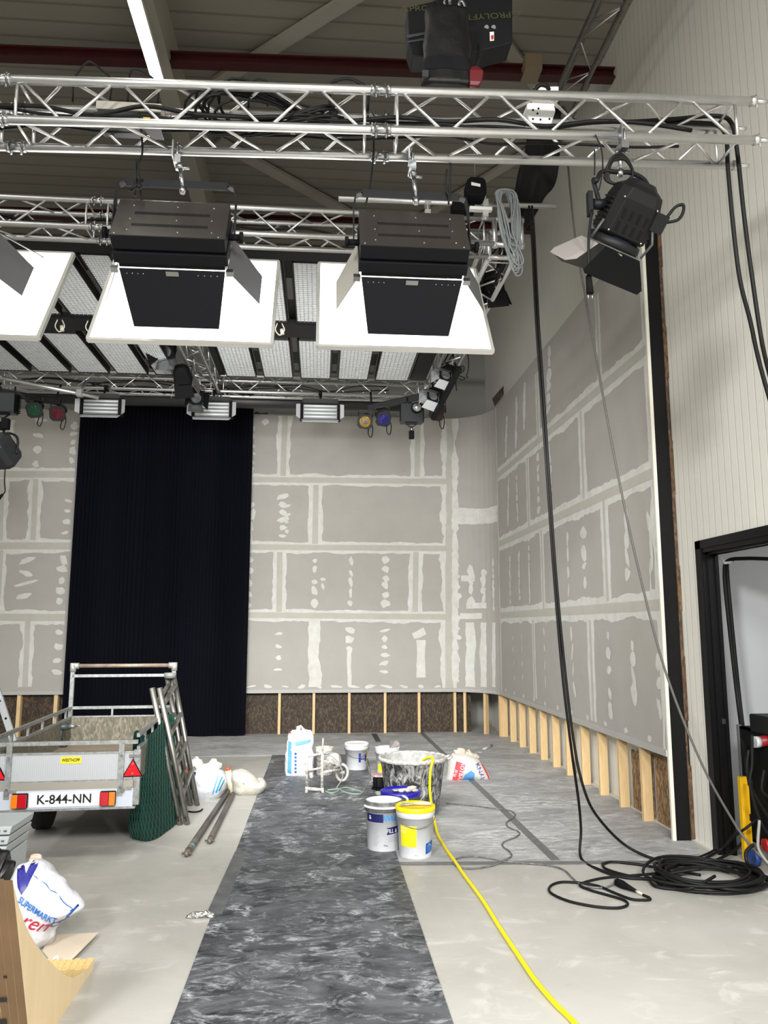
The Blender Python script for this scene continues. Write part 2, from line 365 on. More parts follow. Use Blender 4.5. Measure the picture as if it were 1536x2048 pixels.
# right wall
for z in (2.0, 3.2, 4.38): ribbon((LC, z), (LEND, z), .25, .002, 0, .22); ribbon((LC, z), (LEND, z), .1, .0045, 1, .05)
for x0, y0, x1, y1, w_ in ((1075, 745, 1072, 885, .18), (1190, 590, 1196, 775, .14), (1053, 915, 1056, 1066, .18), (1159, 822, 1164, 1000, .22), (1081, 1060, 1085, 1218, .18), (1204, 998, 1211, 1203, .24), (1063, 1240, 1070, 1396, .15), (1174, 1240, 1186, 1440, .22)):
    a = sz_of((x0+x1)/2, y0, 'R'); c = sz_of((x0+x1)/2, y1, 'R'); ribbon(a, (a[0], c[1]), w_, .002, 0, .2); ribbon(a, (a[0], c[1]), .06, .0045, 1, .05)
for p0, p1, n, a, bb in (((1014, 830), (1012, 915), 6, .07, .07), ((1034, 800), (1032, 890), 6, .06, .12), ((1050, 770), (1048, 860), 6, .08, .12), ((1100, 690), (1096, 830), 6, .1, .07), ((1018, 955), (1016, 1050), 6, .05, .08), ((1033, 945), (1036, 1045), 5, .05, .08), ((1076, 905), (1078, 1030), 6, .07, .08), ((1098, 890), (1102, 1010), 6, .08, .08),
                         ((1020, 1110), (1021, 1210), 6, .05, .08), ((1038, 1105), (1040, 1205), 6, .05, .08), ((1058, 1090), (1060, 1205), 7, .04, .09), ((1135, 1060), (1138, 1195), 4, .05, .12), ((1166, 1055), (1171, 1180), 4, .1, .07), ((1252, 1020), (1256, 1170), 4, .06, .1), ((1305, 1010), (1302, 1190), 5, .04, .15),
                         ((1025, 1260), (1030, 1370), 4, .02, .05), ((1043, 1260), (1046, 1370), 4, .02, .06), ((1142, 1250), (1150, 1400), 4, .04, .1), ((1088, 1250), (1092, 1380), 4, .03, .07), ((1216, 1250), (1222, 1440), 5, .07, .08), ((1264, 1270), (1270, 1400), 4, .07, .1), ((1316, 1300), (1320, 1440), 3, .04, .1)): dabs('R', p0, p1, n, a, bb)
for i in range(11): s_ = LC+.25+i*.55; blob(s_, ZB+.06, .05, .035)
ribbon((LEND-.03, ZB), (LEND-.03, 5.4), .06, .002, 0, .6)
struct('trim_3', jb, [PL1, PL2], lining, label='white filled joints and dabs')
# dark chipboard behind the studs, and the pieces that show beside the black end post
def osb(name, c1, c2, c3):
    m = D.materials.new(name); m.use_nodes = True; N = m.node_tree.nodes; L = m.node_tree.links; b_ = N['Principled BSDF']
    tc = N.new('ShaderNodeTexCoord'); t = N.new('ShaderNodeTexVoronoi'); t.inputs['Scale'].default_value = 40; t.inputs['Randomness'].default_value = 1
    mp = N.new('ShaderNodeMapping'); mp.inputs['Scale'].default_value = (1.6, 1.6, .6); mp.inputs['Rotation'].default_value = (.3, .5, .4)
    nz = N.new('ShaderNodeTexNoise'); nz.inputs['Scale'].default_value = 3; L.new(tc.outputs['Object'], nz.inputs[0])
    ad = N.new('ShaderNodeVectorMath'); ad.operation = 'ADD'; L.new(tc.outputs['Object'], ad.inputs[0]); sc_ = N.new('ShaderNodeVectorMath'); sc_.operation = 'SCALE'; sc_.inputs['Scale'].default_value = .10; L.new(nz.outputs[1], sc_.inputs[0]); L.new(sc_.outputs[0], ad.inputs[1]); L.new(ad.outputs[0], mp.inputs[0]); L.new(mp.outputs[0], t.inputs['Vector'])
    sp = N.new('ShaderNodeSeparateColor'); L.new(t.outputs['Color'], sp.inputs[0])
    r = N.new('ShaderNodeValToRGB'); e = r.color_ramp.elements; e[0].color = (*lin(c1), 1); e[1].color = (*lin(c3), 1); k = e.new(.55); k.color = (*lin(c2), 1); L.new(sp.outputs[0], r.inputs[0])
    L.new(r.outputs[0], b_.inputs['Base Color']); b_.inputs['Roughness'].default_value = .7
    return m
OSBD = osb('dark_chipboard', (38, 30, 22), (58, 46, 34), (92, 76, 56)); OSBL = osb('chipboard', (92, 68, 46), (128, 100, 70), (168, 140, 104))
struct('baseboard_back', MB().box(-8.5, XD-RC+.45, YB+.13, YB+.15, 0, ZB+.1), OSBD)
# black end post of the lining with the raw board edges beside it
ep = struct('trim_4', MB().box(XD+.03, XW-.005, YE-.03, YE, 0, 5.75), mat('black_painted_board', (10, 10, 11), .6, nz=(40, .1, (15, 15, 16)), spec=.2))
struct('edge_strip', MB().box(XD-.002, XD+.03, YE-.028, YE, .0, ZB-.04).box(XD+.0, XD+.03, YE-.028, YE, ZB-.04, 5.55), mat('pale_board_edge', (226, 222, 208), .7), ep)
eb = MB(); rr = random.Random(8); z = .02
for z1_, xx in ((.62, .05), (1.0, .02), (1.55, .04), (1.95, .03), (2.35, .055), (3.0, .03), (3.5, .04), (4.1, .025), (4.6, .05), (5.2, .03), (5.65, .055)):
    eb.box(XW-.005-.03, XW+xx-.02-.02, YE-.034-xx*.2, YE-.03, z, z1_); z = z1_
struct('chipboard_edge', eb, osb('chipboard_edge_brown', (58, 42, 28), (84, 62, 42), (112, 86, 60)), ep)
for i, (y0, y1, z1_) in enumerate(((6.74, 7.3, .62), (7.40, 7.86, .58))):
    q = MB(); n = 8; top = [(XW-.045, y0+(y1-y0)*k/n, z1_+.09*(rr.random()-.3)+(.05 if i == 0 else 0)) for k in range(n+1)]
    q.prism([(XW-.045, y0, .01)]+top+[(XW-.045, y1, .01)], (.025, 0, 0))
    single('chipboard_offcut', ['torn brown chipboard piece between the black end post and the nearest pine stud', 'torn brown chipboard piece behind the two pine studs nearest the camera'][i], 'chipboard', q, OSBL, 'chipboard pieces behind the studs')
q = MB(); q.prism([P(985, 796, y=13.0)+Vector((0, 0, 0)), P(1012, 766, y=13.0), P(1016, 778, y=13.0), P(990, 812, y=13.0)], (0, .03, 0))
single('chipboard_offcut', 'dark chipboard scrap standing on top of the rounded wall corner', 'chipboard', q, OSBD)
q = MB(); a = P(507, 815, y=13.62); a.z = ZT;  q.prism([a, a+Vector((.27, 0, 0)), a+Vector((.25, 0, .04)), a+Vector((.12, 0, .03)), a+Vector((.04, 0, .055))], (0, .02, 0))
single('chipboard_offcut', 'black scrap on the wall top beside the curtain', 'chipboard', q, OSBD)
# pine studs under the boards
ybk = YB+.06
for i, px in enumerate((627, 698, 770, 838, 910)):
    x = P(px, 1460, y=ybk).x
    single('wall_stud', ORD[i+1]+' pine stud from the curtain under the back plasterboard', 'stud', MB().box(x-.022, x+.022, YB+.02, YB+.11, 0, ZB+.05), PINE, 'pine studs under the back wall')
x = P(558, 1460, y=ybk).x
single('wall_stud', 'first pine stud right of the curtain under the back plasterboard', 'stud', MB().box(x-.022, x+.022, YB+.02, YB+.11, 0, ZB+.05), PINE, 'pine studs under the back wall')
for px, lb in ((-40, 'pine stud at the left frame edge behind the trailer and step ladder'), (110, 'narrow pine stud at the left edge of the black curtain'), (36, 'pine stud left of the black curtain behind the trailer')):
    x = P(px, 1450, y=ybk).x
    single('wall_stud', lb, 'stud', MB().box(x-.03, x+.03, YB+.02, YB+.11, 0, ZB+.05), PINE, 'pine studs left of the curtain')
for i, a in enumerate((22, 48, 74)):
    t = R(a); c = Vector((XD-RC+(RC+.07)*math.sin(t), YB-RC+(RC+.07)*math.cos(t), 0)); M = Matrix.Translation(c) @ Matrix.Rotation(-t, 4, 'Z')
    single('wall_stud', ORD[i]+' pine stud from the left under the rounded wall corner', 'stud', MB(M).box(-.022, .022, -.045, .045, 0, ZB+.05), PINE, 'pine studs under the rounded corner')
NR = 11
for i in range(NR):
    y = 7.36+i*.565 if i else 7.36
    single('wall_stud', ORD[i]+' pine stud from the black end post under the right plasterboard', 'stud', MB().box(XD+.03, XD+.125, y-.022, y+.022, 0, ZB+.05), PINE, 'pine studs under the right wall')
# curtain
cm = D.materials.new('navy_molton'); cm.use_nodes = True; b_ = cm.node_tree.nodes['Principled BSDF']
b_.inputs['Base Color'].default_value = (*lin((7, 8, 16)), 1); b_.inputs['Roughness'].default_value = .9
b_.inputs['Specular IOR Level'].default_value = .1; b_.inputs['Sheen Weight'].default_value = .05; b_.inputs['Sheen Tint'].default_value = (.25, .3, .6, 1)
xa, xb = P(120, 1462, y=13.42).x, P(488, 1462, y=13.42).x; zt = P(330, 792, y=13.42).z
def cur(u, v):
    x = xa+(xb-xa)*u; k = 46; a = u*k*2*PI
    y = 13.42+.035*math.sin(a+2.2*math.sin(u*9)+.6*math.sin(v*3+u*20))*(.7+.3*math.sin(u*23))+.03*math.sin(u*13+v)
    return (x+.018*math.cos(a), y, .03+v*(zt+.15-.03)+.012*math.sin(u*31))
single('stage_curtain', 'black navy floor-length curtain hanging in folds on the back wall', 'curtain', MB().surf(cur, 620, 14), cm)
# ------------------------------------------------------------------ roof steel
RED = mat('oxide_red_steel', (74, 22, 22), .5, nz=(6, .2, (62, 18, 18))); RAFT = mat('roof_steel_grey', (178, 173, 160), .5)
def ibeam(mb, p0, p1, w, h, t=.02):
    p0, p1 = Vector(p0), Vector(p1); up = Vector((0, 0, h/2-t/2))
    mb.beam(p0+up, p1+up, w, t); mb.beam(p0-up, p1-up, w, t); mb.beam(p0, p1, t, h-.01)
m = MB(); ra, rb = P(0, 107, z=7.93), P(1243, 152, z=7.93); rd = (rb-ra)/(rb.x-ra.x); ibeam(m, ra-rd*5, ra+rd*(XW-ra.x), .12, .13)
struct('trim_5', m, RED)
m = MB(); ibeam(m, (-9, 11.25, 7.93), (XW-.0, 10.95, 7.93), .12, .13)
struct('trim_6', m, RED)
m = MB(); m.box(P(262, 0, z=7.85).x, P(306, 0, z=7.85).x, -2, 14.4, 7.85, 8.35); struct('trim_7', m, RAFT)
for i, (a, c, w_) in enumerate((((.55, 6.9, 8.3), (-1.3, 8.55, 8.3), .16), ((1.75, 7.35, 8.3), (2.9, 8.7, 8.3), .14), ((-1.45, 9.7, 8.3), (1.5, 12.4, 8.3), .18), ((1.5, 11.5, 8.3), (3.2, 9.0, 8.3), .14))):
    struct('trim_%d' % (8+i), MB().beam(a, c, w_, .05), RAFT)
# timber boxing where a rope passes the red beam
single('beam_clamp', 'beige board box wrapped round the red roof beam', 'beam box', MB().box(P(1049, 150, y=7.5).x, P(1082, 150, y=7.5).x, 7.44, 7.68, 7.84, 8.02), mat('beige_board', (150, 132, 108), .7))
# LED strip on the roof beam
xl_ = P(290, 80, z=7.5).x; ye_ = P(322, 172, z=7.5).y
t = thing('ceiling_light', 'long glowing white LED strip light under the roof', 'ceiling light', (xl_, 4.5, 7.5))
part('housing', MB().box(xl_-.06, xl_+.06, -1, ye_, 7.54, 7.60), WHITE, t)
part('diffuser', MB().box(xl_-.055, xl_+.055, -1, ye_-.01, 7.50, 7.54), mat('lit_led_cover', (255, 252, 240), .5, emit=14), t)
for k in range(5): part('suspension', MB().cyl((xl_, -.5+2.0*k, 7.6), (xl_, -.5+2.0*k, 7.9), .006, n=6), WHITE, t)
# ------------------------------------------------------------------ floor coverings
def dusty(name, c0, c1, dust, lo, hi, st=(1, 1, 1), sc=2.2, rough=.5, amt=1.0, rings=False, fine=.5, base=0):
    m = D.materials.new(name); m.use_nodes = True; N = m.node_tree.nodes; L = m.node_tree.links; b_ = N['Principled BSDF']
    tc = N.new('ShaderNodeTexCoord'); mp = N.new('ShaderNodeMapping'); mp.inputs['Scale'].default_value = st; L.new(tc.outputs['Object'], mp.inputs[0])
    def nz(s, d, dist, r=.68):
        t = N.new('ShaderNodeTexNoise'); t.inputs['Scale'].default_value = s; t.inputs['Detail'].default_value = d; t.inputs['Distortion'].default_value = dist; t.inputs['Roughness'].default_value = r; L.new(mp.outputs[0], t.inputs['Vector']); return t.outputs[0]
    def rng(x, a, c, o0=0, o1=1):
        r = N.new('ShaderNodeMapRange'); r.inputs[1].default_value = a; r.inputs[2].default_value = c; r.inputs[3].default_value = o0; r.inputs[4].default_value = o1; L.new(x, r.inputs[0]); return r.outputs[0]
    def mul(a, c, op='MULTIPLY'):
        x = N.new('ShaderNodeMath'); x.operation = op; x.use_clamp = True; L.new(a, x.inputs[0])
        if isinstance(c, float): x.inputs[1].default_value = c
        else: L.new(c, x.inputs[1])
        return x.outputs[0]
    big = rng(nz(sc*.55, 4, .6), lo-.06, hi+.04); mid = rng(nz(sc*2.6, 9, 2.2), lo, hi); fin = rng(nz(sc*13, 8, 1.5, .75), .42, .68, 1-fine, 1)
    d = mul(mul(mul(big, .55, 'MULTIPLY'), mid, 'ADD') if False else mul(mid, rng(nz(sc*.7, 5, .8), .36, .62, .25, 1)), fin)
    if base: d = mul(d, mul(rng(nz(sc*1.1, 8, 1.2, .7), .38, .62), base), 'MAXIMUM')
    if rings:
        v = N.new('ShaderNodeTexVoronoi'); v.inputs['Scale'].default_value = 5.2; v.feature = 'F1'; mp2 = N.new('ShaderNodeMapping'); mp2.inputs['Scale'].default_value = (1.25, .62, 1); L.new(tc.outputs['Object'], mp2.inputs[0])
        ad = N.new('ShaderNodeMixRGB'); ad.inputs[0].default_value = .28; L.new(mp2.outputs[0], ad.inputs[1]); t3 = N.new('ShaderNodeTexNoise'); t3.inputs['Scale'].default_value = 6; L.new(tc.outputs['Object'], t3.inputs[0]); L.new(t3.outputs[1], ad.inputs[2]); L.new(ad.outputs[0], v.inputs['Vector'])
        pr = rng(v.outputs['Distance'], .46, .22); sel = N.new('ShaderNodeSeparateColor'); L.new(v.outputs['Color'], sel.inputs[0])
        on = rng(sel.outputs[0], .25, .5); wv = rng(nz(sc*7, 8, 2.2), .42, .58, .0, .85)
        d = mul(d, mul(mul(pr, on), wv), 'MAXIMUM')
    sp = rng(nz(sc*45, 2, 0), .76, .79); d = mul(mul(d, amt), mul(sp, .8), 'MAXIMUM')
    r0 = N.new('ShaderNodeMixRGB'); L.new(rng(nz(sc*.4, 5, .5), .35, .65), r0.inputs[0]); r0.inputs[1].default_value = (*lin(c0), 1); r0.inputs[2].default_value = (*lin(c1), 1)
    x = N.new('ShaderNodeMixRGB'); L.new(d, x.inputs[0]); L.new(r0.outputs[0], x.inputs[1]); x.inputs[2].default_value = (*lin(dust), 1)
    L.new(x.outputs[0], b_.inputs['Base Color']); b_.inputs['Roughness'].default_value = rough
    rr_ = rng(d, 0, 1, rough, .9); L.new(rr_, b_.inputs['Roughness'])
    return m
VINYL = dusty('dusty_grey_vinyl', (142, 143, 143), (120, 122, 124), (232, 232, 231), .36, .60, (.6, 1.5, 1), 2.0, .5, .95, base=.35)
MATM = dusty('dusty_black_mat', (24, 27, 36), (36, 39, 46), (192, 196, 199), .45, .62, (.75, 1.2, 1), 2.4, .45, 1.0, rings=True, fine=.65, base=.2)
xm0, xm1, ym = -.66, .63, 11.42
q = MB(); zz = .004
q.prism([(xm1, 6.22, 0), (XD, 6.06, 0), (XD+.15, 6.6, 0), (XD+.15, YB+.1, 0), (-8, YB+.1, 0), (-8, ym, 0), (xm1, ym, 0)], (0, 0, zz))
fc = single('floor_covering', 'grey vinyl floor covering white with plaster dust under the set walls', 'floor covering', q, VINYL)
TAPE = mat('grey_gaffer_tape', (92, 94, 95), .5, nz=(14, .25, (120, 121, 121)))
def strip(p, q_, w, z, z1): 
    p, q_ = Vector(p), Vector(q_); d = (q_-p).normalized(); u = Vector((-d.y, d.x, 0))*w/2; return MB().prism([p+u+Vector((0, 0, z)), p-u+Vector((0, 0, z)), q_-u+Vector((0, 0, z)), q_+u+Vector((0, 0, z))], (0, 0, z1))
a, c = P(840, 1463, z=0), P(1112, 1722, z=0); part('seam_tape', strip(a, c, .075, zz, .002), TAPE, fc)
a, c = P(748, 1468, z=0), P(757, 1484, z=0); part('seam_tape', strip(a, c, .09, zz, .002), mat('dark_tape', (70, 71, 72), .5), fc)
part('front_edge', strip((xm1, 6.23, 0), (XD, 6.07, 0), .07, zz, .002), TAPE, fc)
q = MB().prism([(xm0, 1.2, 0), (xm1, 1.2, 0), (xm1+.02, ym, 0), (xm0+.02, ym, 0)], (0, 0, .009))
fm = single('floor_mat', 'long black rubber runner covered in pale plaster footprints', 'floor mat', q, MATM)
a, c = P(470, 1706, z=0), P(412, 1832, z=0); part('tape_strip', strip(a+Vector((.05, 0, 0)), c+Vector((.05, 0, 0)), .1, .009, .001), mat('mat_tape', (74, 77, 78), .4, nz=(8, .3, (110, 112, 112))), fm)
# ================================================================== rigging
def V(*a): return Vector(a)
Z3 = V(0, 0, 1)
def truss(name, label, p0, p1, cuts, w=.24, tube=.025, br=.009, hb=.26, group=None, end_pins=False, slim=False):
    """box truss; p0->p1 is the axis of the lower near chord, cuts = distances of the couplers"""
    p0, p1 = Vector(p0), Vector(p1); d = (p1-p0).normalized(); L = (p1-p0).length; side = V(-d.y, d.x, 0)
    if side.y < 0 or (abs(side.y) < .5 and side.x < 0): side = -side
    t = thing(name, label, 'truss', (p0+p1)/2, group)
    offs = [V(0, 0, 0), side*w, side*w+Z3*w, Z3*w]
    for o in offs: part('chord', MB().cyl(p0+o, p1+o, tube, n=14), ALU, t)
    ends = [0]+list(cuts)+[L]
    for a, c in zip(ends, ends[1:]):
        a += .09; c -= .09
        k = max(2, round((c-a)/hb))
        for fi, (oa, ob, par) in enumerate(((offs[0], offs[3], 1), (offs[1], offs[2], 0), (offs[0], offs[1], 0), (offs[3], offs[2], 1))):
            for e in (a, c): part('brace', MB().cyl(p0+d*e+oa, p0+d*e+ob, br, n=6), ALU, t)
            for i in range(k):
                x0 = a+(c-a)*i/k+.018; x1 = a+(c-a)*(i+1)/k-.018
                A, B = (oa, ob) if (i+par) % 2 == 0 else (ob, oa)
                part('brace', MB().cyl(p0+d*x0+A, p0+d*x1+B, br, n=6), ALU, t)
    for c in cuts:
        for o in offs:
            q = p0+d*c+o; m = MB()
            m.cyl(q-d*.055, q-d*.035, tube*1.22, n=14); m.cyl(q+d*.035, q+d*.055, tube*1.22, n=14); m.cyl(q-d*.04, q+d*.04, tube*1.06, n=14)
            for s_ in (-.028, .028):
                m.cyl(q+d*s_+V(0, 0, -.045), q+d*s_+V(0, 0, .045), .006, n=6)
            part('coupler', m, STEEL, t)
    if end_pins:
        for o in offs:
            m = MB(); m.cyl(p1+o, p1+o+d*.03, tube*1.15, n=14); m.cyl(p1+o+d*.03, p1+o+d*.10, tube*.62, tube*.45, n=12); m.cyl(p1+o+d*.035+V(0, 0, -.04), p1+o+d*.035+V(0, 0, .04), .005, n=6)
            part('end_coupler', m, ALU, t)
    return t
FT0, FT1 = V(-3.83, 4.04, 4.51), V(2.40, 3.785, 4.51)
fdir = (FT1-FT0).normalized()
ft = truss('box_truss', 'nearest silver box truss carrying the two big lit floods', FT0, FT1, [2.07, 4.14], hb=.262, end_pins=True)
def fchord(x, back=False, top=False):
    p = FT0+fdir*((x-FT0.x)/fdir.x); return p+V(0, .24 if back else 0, .24 if top else 0)
ZG = 5.2
truss('box_truss', 'second silver box truss crossing the hall just behind the big floods', (-4.3, 6.36, ZG), (1.52, 6.36, ZG), [2.35], hb=.29)
truss('box_truss', 'farthest silver cross truss above the curtain and the small fluorescent banks', (-4.6, 10.98, ZG), (1.52, 10.98, ZG), [3.08], hb=.31)
truss('box_truss', 'silver truss running away from the camera between the two light panel fields', (-1.75, 6.62, ZG), (-1.75, 10.96, ZG), [1.0], hb=.31)
truss('box_truss', 'silver truss running away from the camera on the right edge of the light panels', (1.53, 6.62, ZG), (1.53, 10.96, ZG), [2.2], hb=.31)
# corner blocks of the grid
for x, y, lb in ((1.53, 6.37, 'truss corner block beside the grey cable coil'), (1.53, 10.98, 'truss corner block above the par cans at the far right')):
    t = thing('truss_corner', lb, 'truss corner', (x+.12, y+.12, ZG))
    for a in (0, .24):
        for c in (0, .24):
            part('chord', MB().cyl((x+a, y+c, ZG-.03), (x+a, y+c, ZG+.27), .025, n=10), ALU, t)
            part('chord', MB().cyl((x-.03, y+a, ZG+c), (x+.27, y+a, ZG+c), .025, n=10), ALU, t)
# slim ladder truss high along the right wall
t = thing('ladder_truss', 'slim dull truss high up along the right wall, running under the roof', 'truss', (2.52, 7, 7.3))
ya, yb = 1.0, 7.6
for x, z in ((2.39, 7.3), (2.65, 7.3), (2.52, 7.52)): part('chord', MB().cyl((x, ya, z), (x, yb, z), .025, n=10), ALUD, t)
k = 16
for i in range(k):
    y0 = ya+(yb-ya)*i/k; y1 = ya+(yb-ya)*(i+1)/k; A, B = ((2.39, y0, 7.3), (2.65, y1, 7.3)) if i % 2 else ((2.65, y0, 7.3), (2.39, y1, 7.3))
    part('brace', MB().cyl(A, B, .007, n=6), ALU, t)
    part('brace', MB().cyl((2.39 if i % 2 else 2.65, y0, 7.3), (2.52, y1, 7.52), .007, n=6), ALU, t)
# ------------------------------------------------------------------ egg-crate light panels under the grid
EGG = mat('eggcrate_white', (196, 198, 198), .5, spec=.4); EGGB = mat('eggcrate_back', (96, 98, 99), .6); FRAME = mat('black_panel_frame', (18, 18, 19), .5)
xs_l = [-4.36, -3.84, -3.32, -2.81, -2.30, -1.95+.0]; xs_r = [-1.33, -.845, -.345, .165, .68, 1.21]
def light_panel(x0, x1, y0, y1, label, grp):
    t = thing('light_panel', label, 'light panel', ((x0+x1)/2, (y0+y1)/2, ZG), grp)
    m = MB()
    for a in (x0, x1-.012): m.box(a, a+.012, y0, y1, ZG-.005, ZG+.09)
    for c in (y0, y1-.012): m.box(x0, x1, c, c+.012, ZG-.005, ZG+.09)
    part('frame', m, FRAME, t)
    part('back_plate', MB().box(x0+.012, x1-.012, y0+.012, y1-.012, ZG+.075, ZG+.085), EGGB, t)
    m = MB(); nx = 9; ny = int((y1-y0)/.045)
    for i in range(1, nx): x = x0+(x1-x0)*i/nx; m.box(x-.002, x+.002, y0+.012, y1-.012, ZG, ZG+.035)
    for j in range(1, ny): y = y0+(y1-y0)*j/ny; m.box(x0+.012, x1-.012, y-.009, y+.009, ZG, ZG+.03)
    part('louvre', m, EGG, t)
for row, (y0, y1) in enumerate(((6.86, 8.32), (8.86, 10.3))):
    rn = 'near' if row == 0 else 'far'
    for nm, xs, w_ in (('left', xs_l, .055), ('right', xs_r, .055)):
        for i, (a, c) in enumerate(zip(xs, xs[1:])):
            if c-a < .3 : continue
            g_ = w_ if i or nm == 'left' else .0
            n_ = len([1 for p, q_ in zip(xs, xs[1:]) if q_-p > .3])
            light_panel(a+(.05 if not (nm == 'right' and i == 0) else .03), c-.05 if i < len(xs)-2 else c-.02, y0, y1, '%s white egg-crate light panel from the left in the %s row, %s field' % (ORD[i], rn, nm), 'egg-crate panels, %s row' % rn)
# black carrying bars between the panel rows
BARS = (('wide black bar at the back of the second truss over the panels', -4.3, 1.3, 6.66, 6.84), ('black cable bar between the near and far rows of light panels', -4.3, 1.3, 8.40, 8.78))
for lb, x0, x1, y0, y1 in BARS: single('support_bar', lb, 'bar', MB().box(x0, x1, y0, y1, ZG+.0, ZG+.07), BLACK)
gm = mat('grey_bar', (96, 94, 90), .5)
for i, x in enumerate((-3.84, -3.32, -2.81, -2.30, -.845, -.345, .165, .68)):
    t = thing('panel_rail', '%s black rail from the left between the egg-crate light panels' % ORD[i], 'rail', (x, 8.6, ZG+.09), 'rails between the light panels')
    part('rail', MB().box(x-.04, x+.04, 6.86, 10.34, ZG+.095, ZG+.13), BLACK, t)
    for ya_, yb_ in ((9.0, 9.5), (9.95, 10.2)): part('cover_plate', MB().box(x-.032, x+.032, ya_, yb_, ZG+.088, ZG+.095), gm, t)
    part('cover_plate', MB().box(x-.032, x+.032, 7.4, 7.9, ZG+.088, ZG+.095), gm, t)
single('support_bar', 'black edge bar between the far right panel and the right truss', 'bar', MB().box(1.225, 1.44, 8.8, 10.3, ZG+.02, ZG+.06), BLACK)
single('support_bar', 'black edge bar right of the truss dividing the panel fields', 'bar', MB().box(-1.42, -1.34, 8.8, 10.4, ZG+.05, ZG+.10), BLACK)
for px, py, lb in ((120, 648, 'white cable ends dangling from the black bar at far left'), (181, 650, 'white wire loop hanging from the black bar left of the lit flood'), (560, 655, 'white wire loop and connector hanging between the two lit floods')):
    a = P(px, py, z=ZG-.05); m = MB().tube(spl([a+V(-.03, 0, .05), a+V(-.05, 0, -.03), a+V(0, 0, -.09), a+V(.05, 0, -.03), a+V(.02, 0, .05)], 5), .007, 6).cyl(a+V(.02, 0, -.02), a+V(.03, 0, -.08), .022, n=8)
    single('hanging_wire', lb, 'wire', m, mat('ivory_wire', (200, 196, 180), .5))
# ------------------------------------------------------------------ big floods with lit diffusion frames
LIT = mat('lit_diffusion_sheet', (255, 253, 246), .6, emit=3.0)
BODY = mat('flood_housing', (44, 40, 37), .3, spec=.5); FLAP = mat('barn_door_black', (14, 15, 19), .55, spec=.2); FLAPG = mat('barn_door_grey', (84, 84, 86), .5); FLAPW = mat('barn_door_pale', (150, 146, 138), .5)
def clampset(mb, top, bot, r=.03):
    """hook clamp round a tube whose axis is at top, spigot down to bot"""
    top, bot = Vector(top), Vector(bot)
    mb.beam(top+V(-.022, -.04, .03), top+V(-.022, -.04, -.07), .008, .05, (0, 1, 0)); mb.beam(top+V(-.02, 0, -.07), top+V(.02, 0, -.07), .09, .05)
    mb.tube(spl([top+V(0, -.038, -.05), top+V(0, -.04, .01), top+V(0, 0, .042), top+V(0, .038, .01)], 5), .009, 6)
    mb.cyl(top+V(0, 0, -.07), (top+bot)/2+V(0, 0, .0), .02, n=10); mb.cyl((top+bot)/2, bot, .013, n=10)
    mb.cyl((top+bot)/2+V(-.03, 0, .01), (top+bot)/2+V(.05, 0, .01), .008, n=6); mb.cyl(bot, bot+V(0, 0, -.035), .024, .014, n=8)
    return mb
